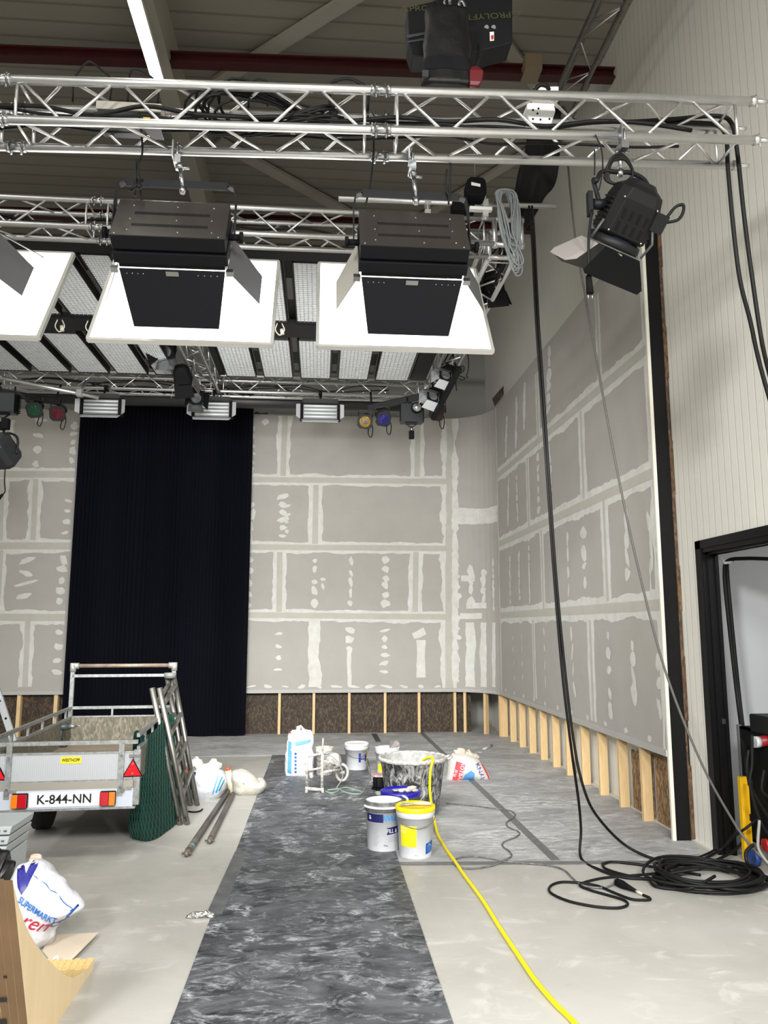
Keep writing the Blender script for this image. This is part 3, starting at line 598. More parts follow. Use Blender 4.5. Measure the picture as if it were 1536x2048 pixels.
def flood(cx, label, vent):
    t = thing('studio_flood', label, 'studio light', (cx, 4.1, 3.9))
    u = V(0, .515, .857); n = V(0, .857, -.515); o = V(cx, 3.95, 3.872); X = V(1, 0, 0); W2 = .305; H_ = .36
    def q(x, s, f): return o+X*x+u*s+n*f
    def blk(mb, x0, x1, s0, s1, f0, f1):
        i = [mb.vert(q(x, s, f)) for f in (f0, f1) for s in (s0, s1) for x in (x0, x1)]
        for k in ((0, 1, 3, 2), (4, 6, 7, 5), (0, 4, 5, 1), (2, 3, 7, 6), (0, 2, 6, 4), (1, 5, 7, 3)): mb.face([i[j] for j in k])
        return mb
    body = part('housing', blk(MB(), -W2, W2, 0, H_, 0, .085), FLAP, t, bev=.006)
    part('rear_plate', blk(MB(), -W2-.001, W2+.001, 0, H_+.001, -.003, .001), BODY, body)
    m = blk(blk(blk(MB(), -W2+.02, W2-.02, .015, H_-.015, .085, .10), -W2-.004, W2+.004, -.006, H_+.006, .10, .165), -W2+.015, W2-.015, .01, H_-.01, .165, .20)
    part('lens_frame', m, FLAP, t, bev=.003)
    for s_ in (.105, .225):
        m = MB()
        for i in range(44): x = -.2+.4*i/43; blk(m, x-.0028, x+.0028, s_-.012, s_+.012, -.0045, .0)
        part('vent_slots', m, DULL, body)
    m = MB()
    for x, s_ in ((-.22, .3), (0.02, .3), (.22, .3), (-.22, .16), (.03, .16), (.22, .17), (-.22, .05), (.05, .04), (.23, .05), (-.28, .012), (.27, .01)): m.sphere(q(x, s_, -.004), .005, 6, 4)
    part('screws', m, STEEL, body)
    # barn doors: bottom, top, two sides
    m = MB().plate([q(-.29, 0, .2), q(.29, 0, .2), q(.24, -.125, .5), q(-.24, -.125, .5)], .004); bd = part('barn_door', m, FLAP, t, 'black lower flap')
    m = MB()
    for i in range(4): m.sphere(q(-.25+.03*i, -.012, .225), .004, 6, 4); m.sphere(q(.14+.035*i, -.012, .225), .004, 6, 4)
    part('rivets', m, STEEL, bd)
    part('latch', blk(MB(), -.035, .035, -.02, -.006, .2, .23), STEEL, bd)
    part('barn_door', MB().plate([q(.29, H_, .2), q(-.29, H_, .2), q(-.24, H_+.13, .5), q(.24, H_+.13, .5)], .004), FLAPG, t)
    part('barn_door', MB().plate([q(-W2, H_-.01, .2), q(-W2, .01, .2), q(-W2-.12, .05, .46), q(-W2-.12, H_-.03, .46)], .004), FLAPW, t, 'pale left flap')
    part('barn_door', MB().plate([q(W2, .01, .2), q(W2, H_-.01, .2), q(W2+.16, H_-.03, .44), q(W2+.16, .05, .44)], .004), FLAPG, t, 'grey right flap')
    for x in (-W2-.01, W2+.01): part('hinge', blk(MB(), x-.02, x+.02, -.01, .02, .195, .225), STEEL, t)
    # yoke
    piv = [q(x, .17, .09) for x in (-W2-.03, W2+.03)]; zt_ = 4.305; yt = 4.16
    pts = [piv[0], V(piv[0].x, yt-.01, zt_-.09), V(piv[0].x+.012, yt, zt_-.02), V(piv[0].x+.05, yt, zt_), V(piv[1].x-.05, yt, zt_), V(piv[1].x-.012, yt, zt_-.02), V(piv[1].x, yt-.01, zt_-.09), piv[1]]
    m = MB()
    for a, c in zip(pts, pts[1:]): m.beam(a, c, .007, .048, (0, 0, 1)) if abs((c-a).normalized().x) >= .9 else m.beam(a, c, .007, .05, (0, 1, 0))
    part('yoke', m, BLACK, t)
    for s_, pv in ((-1, piv[0]), (1, piv[1])): part('knob', MB().cyl(pv+X*(-.035*s_), pv+X*.03*s_, .018, n=10).cyl(pv+X*.03*s_, pv+X*.05*s_, .032, n=10), DULL, t)
    ch = fchord(cx, back=True)
    part('clamp', clampset(MB(), ch, (cx+.03, yt, zt_-.02)), STEEL, t)
    # diffusion frame
    b0, t0 = V(cx, 4.45, 3.47), V(cx, 4.96, 4.25); up_ = (t0-b0).normalized(); Wd = .535; nn = n
    def g(x, s): return b0+X*x+up_*s
    Ls = (t0-b0).length; m = MB()
    for a, c in ((g(-Wd, 0), g(Wd, 0)), (g(-Wd, Ls), g(Wd, Ls)), (g(-Wd, 0), g(-Wd, Ls)), (g(Wd, 0), g(Wd, Ls))): m.beam(a, c, .02, .028, nn)
    fr = part('diffusion_frame', m, mat('frame_aluminium', (215, 214, 208), .35, .6), t)
    part('diffusion_sheet', MB().prism([g(-Wd, 0), g(Wd, 0), g(Wd, Ls), g(-Wd, Ls)], nn*.003), LIT, fr, 'glowing white sheet')
    for x in (-.27, .27):
        part('frame_arm', MB().beam(q(x, H_, .2), g(x*1.3, Ls-.05), .012, .006), BLACK, t)
    return t
FLX = (-.838, .505)
flood(-2.19, 'lit white flood cut off by the left edge of the photo', 0)
flood(FLX[0], 'left of the two big black floods with lit white diffusion frame', 0)
flood(FLX[1], 'right of the two big black floods with lit white diffusion frame', 0)
# black wires from the truss to the floods
def wire(pts, r, n=6, k=6): return MB().tube(spl(pts, k), r, n)
for lb, pts in (('thin black wire dropping from the truss to the left flood', [P(278, 225, y=4.0), P(285, 300, y=4.12), P(276, 330, y=4.12), P(279, 370, y=4.15), P(283, 405, y=4.15)]),
                ('thin black safety cord beside the yoke of the left flood', [P(273, 318, y=4.1), P(271, 345, y=4.13), P(270, 392, y=4.16)]),
                ('black wire hanging through the coupler behind the right flood', [P(735, 230, y=4.1), P(747, 270, y=4.0), P(745, 330, y=4.1), P(738, 380, y=4.18), P(729, 420, y=4.2)]),
                ('thin black wire over the right end of the right flood', [P(900, 312, y=4.1), P(901, 340, y=4.12), P(897, 410, y=4.14)]),
                ('short black wire left of the one over the right flood', [P(893, 340, y=4.12), P(891, 370, y=4.13), P(897, 392, y=4.14)])):
    single('hanging_cable', lb, 'cable', wire(pts, .006), RUBBER)
for lb, px, py, y in (('small black cable tie knot on the yoke of the left flood', 281, 372, 4.13),):
    a = P(px, py, y=y); single('cable_tie', lb, 'cable tie', MB().cyl(a+V(-.05, -.03, -.05), a+V(.02, -.03, .02), .01, n=6).sphere(a+V(0, -.03, -.02), .018, 8, 5), RUBBER)
# ------------------------------------------------------------------ black fresnel spot on the right
def axes_to(n, ref=Z3):
    n = n.normalized(); a = n.cross(ref).normalized(); c = a.cross(n); return a, c, n
LEAFROT = -14; LBK = mat('leaf_black', (10, 10, 11), .7, spec=.1); FB = mat('fresnel_black', (12, 12, 12), .55, nz=(20, .2, (18, 17, 16)), spec=.2)
t = thing('fresnel_light', 'black fresnel spotlight with barn doors at the right end of the nearest truss', 'studio light', (1.72, 3.9, 3.9))
cen = P(1250, 440, y=3.9); vw = (cen-EYEP).normalized()
n = (-RT*.42-UP*.84+vw*.38).normalized(); a_ = -(RT-n*RT.dot(n)).normalized(); c_ = n.cross(a_)
Mf = Matrix(((a_.x, c_.x, n.x, cen.x), (a_.y, c_.y, n.y, cen.y), (a_.z, c_.z, n.z, cen.z), (0, 0, 0, 1)))
def octo(r, ch, z, sx=1, sy=1): return [(sx*x, sy*y, z) for x, y in ((r, -r+ch), (r, r-ch), (r-ch, r), (-r+ch, r), (-r, r-ch), (-r, -r+ch), (-r+ch, -r), (r-ch, -r))]
def loft(mb, rings, cap=True):
    ids = [[mb.vert(p) for p in r] for r in rings]; k = len(ids[0])
    for A, B in zip(ids, ids[1:]):
        for j in range(k): mb.face((A[j], A[(j+1) % k], B[(j+1) % k], B[j]))
    if cap: mb.face(ids[0][::-1]); mb.face(ids[-1])
    return mb
body = part('housing', loft(MB(Mf), [octo(.085, .03, -.185), octo(.12, .045, -.16), octo(.135, .045, -.10), octo(.135, .04, .085), octo(.12, .04, .10)]), FB, t, bev=.004)
m = MB(Mf)
for i in range(7): z_ = -.08+.024*i; m.box(-.145, -.134, -.09, .09, z_-.007, z_+.007); m.box(.134, .143, -.085, .085, z_-.005, z_+.005)
part('cooling_fins', m, BLACK, body)
m = MB(Mf)
for i in range(4):
    for j in (-.05, .02): m.box(-.08+.045*i, -.065+.045*i, -.139, -.134, j, j+.05)
part('vent_slots', m, DULL, body)
m = MB(Mf)
for x in (-.1, .1):
    for z_ in (-.1, .08): m.sphere((x, -.136, z_), .007, 6, 4); m.sphere((x, .02, -.17), .006, 6, 4)
part('screws', m, STEEL, body)
part('rear_cover', loft(MB(Mf), [octo(.06, .02, -.21), octo(.082, .028, -.185)]), BLACK, body)
part('rear_box', MB(Mf).box(-.19, -.09, -.11, -.06, -.1, .0), BLACK, t)
part('lens_ring', MB(Mf).lathe([(.125, .10), (.15, .11), (.155, .14), (.15, .155), (.13, .155)], n=28), BLACK, t)
part('lens', MB(Mf).lathe([(.128, .10), (.128, .115)], n=24), mat('lens_blue', (24, 50, 96), .2), t)
part('filter_bracket', MB(Mf).tube([(-.14, -.10, .0), (-.17, -.11, .06), (-.15, -.10, .15)], .008, 6).tube([(.14, -.10, .04), (.16, -.10, .15)], .008, 6), mat('bracket_grey', (70, 72, 74), .5), t)
Ml = Mf @ Matrix.Rotation(R(LEAFROT), 4, 'Z') @ Matrix.Scale(-1, 4, (1, 0, 0)); leaf = lambda pts: MB(Ml).plate(pts, .003)
part('barn_door', leaf([(-.12, -.14, .165), (.12, -.14, .165), (.15, -.25, .30), (.12, -.27, .325), (-.24, -.27, .325), (-.25, -.255, .31)]), LBK, t, 'large black lower leaf')
part('barn_door', leaf([(-.145, .11, .165), (-.145, -.10, .165), (-.25, -.14, .28), (-.29, -.10, .31), (-.29, .10, .31), (-.26, .13, .28)]), mat('leaf_pale_grey', (142, 136, 132), .55), t, 'pale grey left leaf')
part('barn_door', leaf([(.12, .14, .165), (-.12, .14, .165), (-.22, .25, .31), (-.1, .28, .34), (.2, .26, .32)]), mat('leaf_dark_grey', (58, 56, 54), .55), t)
part('barn_door', leaf([(.145, -.10, .165), (.145, .11, .165), (.22, .12, .28), (.22, -.12, .28)]), DULL, t)
part('latch', MB(Mf).box(-.03, .03, -.152, -.143, .17, .19), STEEL, t)
# yoke: round tube bow from pivot to pivot over the top
ya_, yb_ = Mf @ V(.17, .0, -.02), Mf @ V(-.165, .0, -.02); top = P(1240, 345, y=3.86)
part('yoke', MB().tube(spl([ya_, ya_+V(-.03, 0, .14), P(1193, 362, y=3.84), P(1205, 343, y=3.85), top, P(1262, 346, y=3.87), P(1290, 362, y=3.9), P(1304, 400, y=3.95), yb_], 6), .013, 8), BLACK, t)
part('knob', MB().cyl(ya_+V(-.04, 0, 0), ya_+V(.03, 0, 0), .03, n=10).box(ya_.x-.07, ya_.x-.045, ya_.y-.02, ya_.y+.02, ya_.z-.07, ya_.z+.07), BLACK, t)
part('clamp', clampset(MB(), fchord(top.x, False), top+V(0, 0, .01)), STEEL, t)
m = MB()
for k in range(3): m.tube(spl([top+V(-.07-.01*k, 0, -.03), top+V(-.05, -.02-.01*k, .05+.01*k), top+V(.02, -.03, .06+.008*k), top+V(.075, 0, .0), top+V(.03, .01, -.05), top+V(-.04, .0, -.07)], 6, True), .008, 6, True)
part('cord_coil', m, RUBBER, t)
m = MB().tube(spl([P(1330, 440, y=3.95), P(1350, 415, y=3.93), P(1366, 410, y=3.92), P(1366, 425, y=3.92), P(1355, 440, y=3.93), P(1328, 446, y=3.95)], 6), .009, 8)
part('power_lead', m, RUBBER, t); part('lead_gland', MB().cyl(P(1322, 444, y=3.95), P(1330, 442, y=3.95), .02, n=8), mat('white_gland', (200, 200, 196), .5), t)
m = MB().tube(spl([P(1184, 420, y=3.84), P(1178, 470, y=3.83), P(1177, 520, y=3.83), P(1177, 552, y=3.83)], 6), .008, 8)
part('plug_lead', m, RUBBER, t)
a = P(1177, 552, y=3.83); m = MB().cyl(a, a+V(.005, 0, -.10), .016, .02, n=10); pl = part('plug', m, DULL, t)
part('pins', MB().cyl(a+V(-.006, 0, -.1), a+V(-.006, 0, -.13), .004, n=6).cyl(a+V(.016, 0, -.1), a+V(.016, 0, -.13), .004, n=6), STEEL, pl)
single('hanging_cable', 'thin black tie wire hanging from the truss left of the fresnel', 'cable', wire([fchord(P(1190, 268, y=3.8).x)+V(0, -.02, .0), P(1203, 300, y=3.8), P(1205, 340, y=3.8), P(1198, 380, y=3.8)], .004), RUBBER)
single('hanging_cable', 'short thin wire with a pale tip left of the fresnel', 'cable', wire([P(1189, 300, y=3.82), P(1189.5, 330, y=3.82), P(1189, 350, y=3.82)], .004), RUBBER)
# ------------------------------------------------------------------ chain hoist with black chain bag
PB = mat('hoist_cover', (20, 21, 23), .5, spec=.2); NYL = mat('black_nylon', (15, 15, 16), .45, bump=(10, .25), spec=.3); OLV = mat('olive_print', (66, 66, 28), .6)
hc = P(920, 55, y=4.12); yh = 4.12
t = thing('chain_hoist', 'black chain hoist with folded covers and olive lettering above the nearest truss', 'chain hoist', hc)
def fp(px, py, y): return P(px, py, y=y)
lw = part('cover', MB().prism([fp(815, 14, yh+.02), fp(872, 1, yh+.02), fp(872, 112, yh+.02), fp(826, 113, yh+.02), fp(817, 86, yh+.02)], (0, .14, 0)), PB, t, bev=.006)
rw = part('cover', MB().prism([fp(873, -60, yh), fp(1025, -60, yh), fp(1025, 85, yh), fp(944, 106, yh), fp(873, 112, yh)], (0, .16, 0)), PB, t, bev=.006)
part('cover_band', MB().prism([fp(814, 70, yh+.015), fp(850, 64, yh+.015), fp(850, 69, yh+.015), fp(814, 76, yh+.015)], (0, .01, 0)).prism([fp(815, 82, yh+.015), fp(850, 76, yh+.015), fp(850, 80, yh+.015), fp(815, 85, yh+.015)], (0, .01, 0)), mat('band_grey', (58, 60, 64), .5), lw)
def txt_at(st, px, py, y, size, roll, flip=False):
    c = fp(px, py, y); M_ = Matrix.Translation(c) @ Matrix.Rotation(R(90), 4, 'X') @ Matrix.Rotation(R(roll), 4, 'Z')
    return MB().text(st, M_, size, wx=1.25)
part('lettering', txt_at('\u25b3PROLYFT', 851, 17, yh+.017, .052, 7), OLV, lw)
part('lettering', txt_at('\u25b3PROLYFT', 988, 31, yh-.003, .055, 188), OLV, rw)
m = MB()
for px in (973, 987): m.cyl(fp(px, 55, yh-.003), fp(px, 55, yh+.01), .014, n=12)
part('bolts', m, STEEL, rw)
lb_ = part('label_sticker', MB().prism([fp(979.5, 64, yh-.002), fp(988, 63, yh-.002), fp(988, 81, yh-.002), fp(980, 82, yh-.002)], (0, .004, 0)), WHITE, rw)
part('red_mark', MB().prism([fp(982, 71, yh-.004), fp(987, 70, yh-.004), fp(987, 78, yh-.004), fp(983, 79, yh-.004)], (0, .003, 0)), mat('label_red', (190, 30, 34), .5), lb_)
# shackle and chain on top of the bag
m = MB()
for k in range(5):
    c = fp(897+(-3 if k % 2 else 3), 14-9*k, 3.98); e = V(.016, 0, 0) if k % 2 else V(0, .016, 0)
    m.tube([c+e*math.cos(2*PI*j/8)*1.0+V(0, 0, .03*math.sin(2*PI*j/8)) for j in range(8)], .006, 6, True)
part('chain', m, STEEL, t)
m = MB().tube(spl([fp(921, 18, 3.97), fp(918, 8, 3.97), fp(922, 2, 3.97), fp(928, 8, 3.97), fp(931, 18, 3.97)], 5), .009, 6).cyl(fp(872, 17, 3.97), fp(918, 15, 3.97), .008, n=6)
part('bag_hook', m, STEEL, t)
# chain bag
xl, xr = fp(843, 100, 3.95).x, fp(947, 100, 3.95).x; zb = 4.845; zt2 = fp(890, 20, 3.95).z; xc = (xl+xr)/2
def bag(u_, v_):
    a = u_*2*PI; ex = .55; c, s_ = math.cos(a), math.sin(a); sx = abs(c)**ex*(1 if c > 0 else -1); sy = abs(s_)**ex*(1 if s_ > 0 else -1)
    wv = .122+.028*(1-v_)+.004*math.sin(v_*14+a*2); w2 = .062+.012*(1-v_)
    k = mnoise.noise((sx*2.2, sy*2+7, v_*4))*.009
    zr = .0 if 0.02 < v_ < .985 else .0
    sh = 1 if v_ > .03 else .82
    return V(xc+sx*(wv+k)*sh, 3.97+sy*(w2+k)*sh, zb+(zt2-zb)*v_)
m = MB().surf(bag, 44, 30, True)
m.face([i*31 for i in range(44)][::-1]); m.face([i*31+30 for i in range(44)])
t2 = thing('chain_bag', 'black nylon chain bag hanging below the hoist in front of the truss', 'chain bag', (xc, 3.97, zb))
bg = part('bag', m, NYL, t2)
part('bag_band', MB().surf(lambda u_, v_: (lambda p: V(xc+(p.x-xc)*1.02, 3.97+(p.y-3.97)*1.03, p.z))(bag(u_, .17+.17*v_)), 44, 3, True), mat('bag_band_blue_black', (12, 13, 17), .7, spec=.2), bg)
m = MB().cyl((xc, 3.97, zb-.004), (xc, 3.97, zb+.004), .017, n=14); part('eyelet', m, STEEL, bg)
part('strap', MB().box(xl-.004, xl+.03, 3.885, 3.9, zb+.02, zb+.06), mat('strap_grey', (40, 42, 46), .6), bg)
# red power connector hanging at the bag
m = loft(MB(), [[fp(949, 138, 3.93)+V(x*.022, y*.022, 0) for x, y in ((-1, -1), (1, -1), (1, 1), (-1, 1))], [fp(951, 150, 3.93)+V(x*.04, y*.04, 0) for x, y in ((-1, -1), (1, -1), (1, 1), (-1, 1))], [fp(949, 172, 3.93)+V(x*.035, y*.04, 0) for x, y in ((-1, -1), (1, -1), (1, 1), (-1, 1))], [fp(946, 179, 3.93)+V(x*.022, y*.03, 0) for x, y in ((-1, -1), (1, -1), (1, 1), (-1, 1))]])
t3 = thing('power_connector', 'red power connector hanging beside the black chain bag', 'connector', fp(950, 160, 3.93))
part('plug_body', m, mat('connector_red', (92, 8, 16), .4), t3, bev=.006)
part('lead', wire([fp(958, 90, 4.05), fp(958, 110, 3.98), fp(953, 130, 3.93), fp(950, 138, 3.93)], .011, 8), RUBBER, t3)
# ------------------------------------------------------------------ cables and boxes lying in the nearest truss
ztop = 4.57
def along(pts, y, z): return [V(x, fchord(x).y+yy, z+zz) for x, yy, zz in pts]
for i in range(6):
    rr2 = random.Random(20+i); x0 = -2.4+.0*i; x1 = (2.25, 2.1, 1.3, 1.9, .9, 2.2)[i]
    pts = []; x = x0
    while x < x1:
        pts.append((x, .05+.03*i+.03*rr2.random(), .02+.07*rr2.random()*(1 if i < 4 else .5))); x += .28
    single('power_cable', '%s black cable from the front lying along the nearest truss' % ORD[i], 'cable', MB().tube(spl(along(pts, 0, ztop), 5), .008 if i % 2 else .012, 6), RUBBER, 'black cables laid in the nearest truss')
m = MB(); rr2 = random.Random(77)
for k in range(9):
    c = V(-.38+.12*rr2.random(), fchord(-.3).y+.12, 4.66+.05*rr2.random()); a1 = .28+.14*rr2.random(); b1 = .06+.05*rr2.random(); tl = .15*(rr2.random()-.5)
    m.tube([c+V(a1*math.cos(2*PI*j/24), .09*math.sin(4*PI*j/24), b1*math.sin(2*PI*j/24)+tl*math.cos(2*PI*j/24)) for j in range(24)], .008, 6, True)
single('cable_coil', 'tangle of looped black cables in the middle of the nearest truss', 'cable coil', m, RUBBER)
for i, (lb, pts) in enumerate((('black cable arching over the truss left of the roof light', [P(148, 160, y=4.1), P(170, 128, y=4.1), P(185, 126, y=4.1), P(205, 142, y=4.1), P(222, 160, y=4.1)]),
     ('black cable arch directly left of the lit LED strip', [P(257, 165, y=4.1), P(262, 142, y=4.1), P(275, 139, y=4.1), P(300, 152, y=4.1), P(316, 172, y=4.1)]),
     ('thick black cable arch over the truss left of the chain bag', [P(660, 172, y=4.05), P(672, 162, y=4.05), P(695, 158, y=4.05), P(715, 164, y=4.05), P(735, 180, y=4.05)]),
     ('small black cable loop rising over the truss above the left flood', [P(498, 172, y=4.1), P(510, 160, y=4.1), P(522, 159, y=4.1), P(536, 168, y=4.1)]))):
    pts = [pts[0]+V(0, 0, -.14)]+pts+[pts[-1]+V(0, 0, -.14)]; single('power_cable', lb, 'cable', wire(pts, .010 if i == 2 else .006), RUBBER)
t = thing('ballast_box', 'flat grey and black ballast box lying in the truss at upper left', 'ballast', (-1.12, 4.1, 4.6))
x0, x1 = -1.27, -.93
part('case', MB().box(x0, x1, 4.05, 4.2, 4.60, 4.67), mat('ballast_black', (40, 44, 50), .4), t, bev=.005)
part('lid', MB().box(x0-.01, x1+.01, 4.04, 4.21, 4.67, 4.72), mat('ballast_cream', (178, 174, 160), .5), t, bev=.005)
part('sticker', MB().box(x1-.09, x1-.05, 4.045, 4.05, 4.62, 4.65), mat('warning_yellow', (220, 180, 40), .5), t)
part('plug', MB().cyl((x1+.03, 4.08, 4.645), (x1+.12, 4.08, 4.63), .017, n=8), mat('connector_red2', (190, 40, 60), .4), t)
# white junction plate on the truss
t = thing('junction_box', 'white metal junction box hung on the nearest truss near its right end', 'junction box', P(1086, 210, y=4.1))
part('plate', MB().prism([P(1055, 205, y=3.99), P(1108, 207, y=3.99), P(1111, 222, y=3.99), P(1103, 247, y=3.99), P(1060, 246, y=3.99), P(1054, 222, y=3.99)], (0, .12, 0)), WHITE, t, bev=.004)
part('upper_plate', MB().prism([P(1068, 174, y=4.14), P(1117, 173, y=4.14), P(1117, 200, y=4.14), P(1066, 200, y=4.14)], (0, .03, 0)), WHITE, t)
m = MB()
for px, py in ((1066, 220), (1077, 217), (1075, 227), (1066, 238), (1081, 239), (1099, 238)): m.cyl(P(px, py, y=3.986), P(px, py, y=4.0), .006, n=8)
part('screws', m, DULL, t)
part('feed_cable', wire([P(1068, 182, y=4.1), P(1080, 170, y=4.08), P(1093, 172, y=4.08), P(1098, 180, y=4.1)], .013, 8), RUBBER, t)
# thick cables leaving the truss on the right and dropping to the floor
for i, (lb, pts) in enumerate((('outer black cable running off the truss end and down by the doorway', [P(1125, 215, y=4.1), P(1150, 242, y=4.08), P(1250, 244, y=4.05), P(1350, 238, y=4.0), P(1430, 232, y=3.98), P(1462, 245, y=3.97), P(1474, 300, y=3.97), P(1488, 430, y=4.0), P(1505, 560, y=4.05), P(1525, 690, y=4.1), P(1550, 800, y=4.2), P(1580, 1000, y=4.3)]),
     ('inner black cable running off the truss end and down the right wall', [P(1120, 240, y=4.1), P(1200, 252, y=4.08), P(1300, 250, y=4.04), P(1400, 246, y=4.0), P(1448, 262, y=3.98), P(1456, 340, y=3.98), P(1466, 450, y=4.0), P(1480, 560, y=4.05), P(1500, 640, y=4.1), P(1520, 730, y=4.15), P(1560, 870, y=4.2)]))):
    single('power_cable', lb, 'cable', wire(pts, .013, 8), RUBBER)
# ------------------------------------------------------------------ right rear corner: pipe, coil, drapes, hoist
t = thing('crossbar_pipe', 'loose aluminium pipe clamped above the second truss at right', 'pipe', (1.1, 6.25, 5.53))
pa, pb = P(677, 398, y=6.28), P(1111, 413, y=6.28)
part('pipe', MB().cyl(pa, pb, .024, n=14), ALU, t)
for px in (852, 967):
    q = pa+(pb-pa)*((px-677)/434); m = MB().cbox(q+V(0, -.01, -.01), .05, .07, .07).cyl(q+V(0, -.03, .03), q+V(0, -.03, .07), .007, n=6).cbox(q+V(0, 0, -.11), .05, .07, .05).cyl(q+V(0, -.02, -.16), q+V(0, -.02, 0), .009, n=6)
    part('swivel_clamp', m, mat('clamp_alu', (214, 214, 210), .35, .7), t)
m = MB(); rr2 = random.Random(5); top = P(1008, 396, y=6.26)
for k in range(18):
    w_ = .035; L_ = .38+.34*rr2.random(); sx = .09*rr2.random()-.03; lean = .05+.1*rr2.random(); yo = -.05+.03*rr2.random()-.002*k
    m.tube(spl([top+V(-.03-.004*k, yo, .0), top+V(0, yo-.01, .03), top+V(.03+.004*k, yo, -.02), top+V(.07+sx, yo, -L_*.55), top+V(.05+lean*.6, yo, -L_), top+V(.02+lean*.3, yo, -L_-.03), top+V(-.03+sx*.8, yo, -L_*.6), top+V(-.06+sx*.5, yo, -L_*.25)], 5, True), .0065, 6, True)
single('cable_coil', 'coil of thin grey cable hung over the loose aluminium pipe', 'cable coil', m, mat('grey_cable', (146, 152, 154), .5))
# black drape hanging from the ladder truss down behind the pipe
FAB = mat('black_drape_fabric', (15, 15, 16), .6, bump=(5, .4), spec=.2)
A0, A1 = [P(1062, 225, y=6.1), P(1050, 300, y=6.2), P(1036, 350, y=6.3), P(1022, 420, y=6.45), P(1002, 520, y=6.7), P(985, 580, y=7.0)], [P(1122, 225, y=6.1), P(1116, 345, y=6.2), P(1098, 385, y=6.3), P(1072, 425, y=6.45), P(1040, 480, y=6.7), P(1028, 500, y=7.0)]
A0, A1 = spl(A0, 6), spl(A1, 6)
def drape(u_, v_):
    k = min(int(v_*(len(A0)-1)), len(A0)-2); f_ = v_*(len(A0)-1)-k; a = A0[k].lerp(A0[k+1], f_); c = A1[k].lerp(A1[k+1], f_)
    ang = 2*PI*u_; p = a.lerp(c, .5-.5*math.cos(ang)); return p+V(0, .09*math.sin(ang)+.02*math.sin(u_*29+v_*3), .015*math.sin(v_*22+u_*8))
m = MB().surf(drape, 40, 30, True); m.face([i*31 for i in range(40)][::-1]); m.face([i*31+30 for i in range(40)])
single('black_drape', 'bundle of black fabric hanging behind the aluminium pipe at upper right', 'fabric', m, FAB)
t = thing('small_hoist', 'small black hoist with a white label above the second truss', 'hoist', P(950, 382, y=6.2))
q = P(950, 382, y=6.2); part('bag', loft(MB(), [[q+V(x*.09*k, y*.08, z) for x, y in ((-1, -1), (1, -1), (1, 1), (-1, 1))] for k, z in ((.8, -.09), (1, -.06), (.95, .06), (.6, .09))]), DULL, t, bev=.02)
part('label', MB().plate([q+V(-.05, -.086, .0), q+V(.03, -.086, -.012), q+V(.03, -.086, .015), q+V(-.05, -.086, .03)], .002), WHITE, t)
part('chain', MB().cyl(q+V(0, 0, .08), q+V(0, .0, 1.6), .009, n=6), mat('dull_chain', (110, 108, 100), .5, .6), t)
part('bracket', MB().cbox(P(965, 398, y=6.24)-V(.02, 0, .1), .2, .05, .03), WHITE, t)
q = P(925, 418, y=6.3); single('control_box', 'small black control box behind the right flood yoke', 'control box', MB().cbox(q, .2, .1, .08), DULL)
# two ropes/cables falling from the drape to the floor coil, and the grey steel rope to the wall
def pl(pts, k=6): return spl(pts, k)
for i, (lb, pts, r) in enumerate((('left of the two black cables dropping from the pipe to the floor', [P(1058, 412, y=6.24), P(1064, 480, y=6.2), P(1072, 640, y=6.1), P(1083, 800, y=6.05), P(1094, 950, y=6.0), P(1108, 1150, y=6.0), P(1125, 1350, y=6.0), P(1143, 1500, y=6.05), P(1157, 1600, y=6.2), P(1162, 1660, y=6.3), P(1162, 1716, z=.012), P(1200, 1740, z=.012), P(1250, 1755, z=.012), P(1310, 1758, z=.012)], .011),
     ('right of the two black cables dropping from the pipe to the floor', [P(1064, 412, y=6.22), P(1069, 480, y=6.2), P(1077, 640, y=6.1), P(1088, 800, y=6.05), P(1098, 950, y=6.0), P(1112, 1150, y=6.0), P(1131, 1350, y=6.0), P(1150, 1500, y=6.0), P(1172, 1590, y=6.0), P(1200, 1640, z=.3), P(1250, 1690, z=.08), P(1310, 1718, z=.012), P(1370, 1722, z=.012), P(1430, 1700, z=.02), P(1478, 1660, z=.22)], .011))):
    single('power_cable', lb, 'cable', MB().tube(pl(pts), r, 8), RUBBER)
single('steel_rope', 'thin grey rope slanting across the plasterboard to the floor by the doorway', 'rope', MB().tube(pl([P(1136, 330, y=6.4), P(1150, 470, y=6.3), P(1172, 600, y=6.2), P(1195, 730, y=6.1), P(1232, 930, y=6.0), P(1275, 1130, y=5.95), P(1330, 1340, y=5.9), P(1400, 1520, y=5.85), P(1465, 1640, y=5.85), P(1500, 1690, y=5.8), P(1530, 1720, y=5.75), P(1560, 1740, z=.02)]), .010, 8), mat('grey_rope', (92, 90, 86), .5))
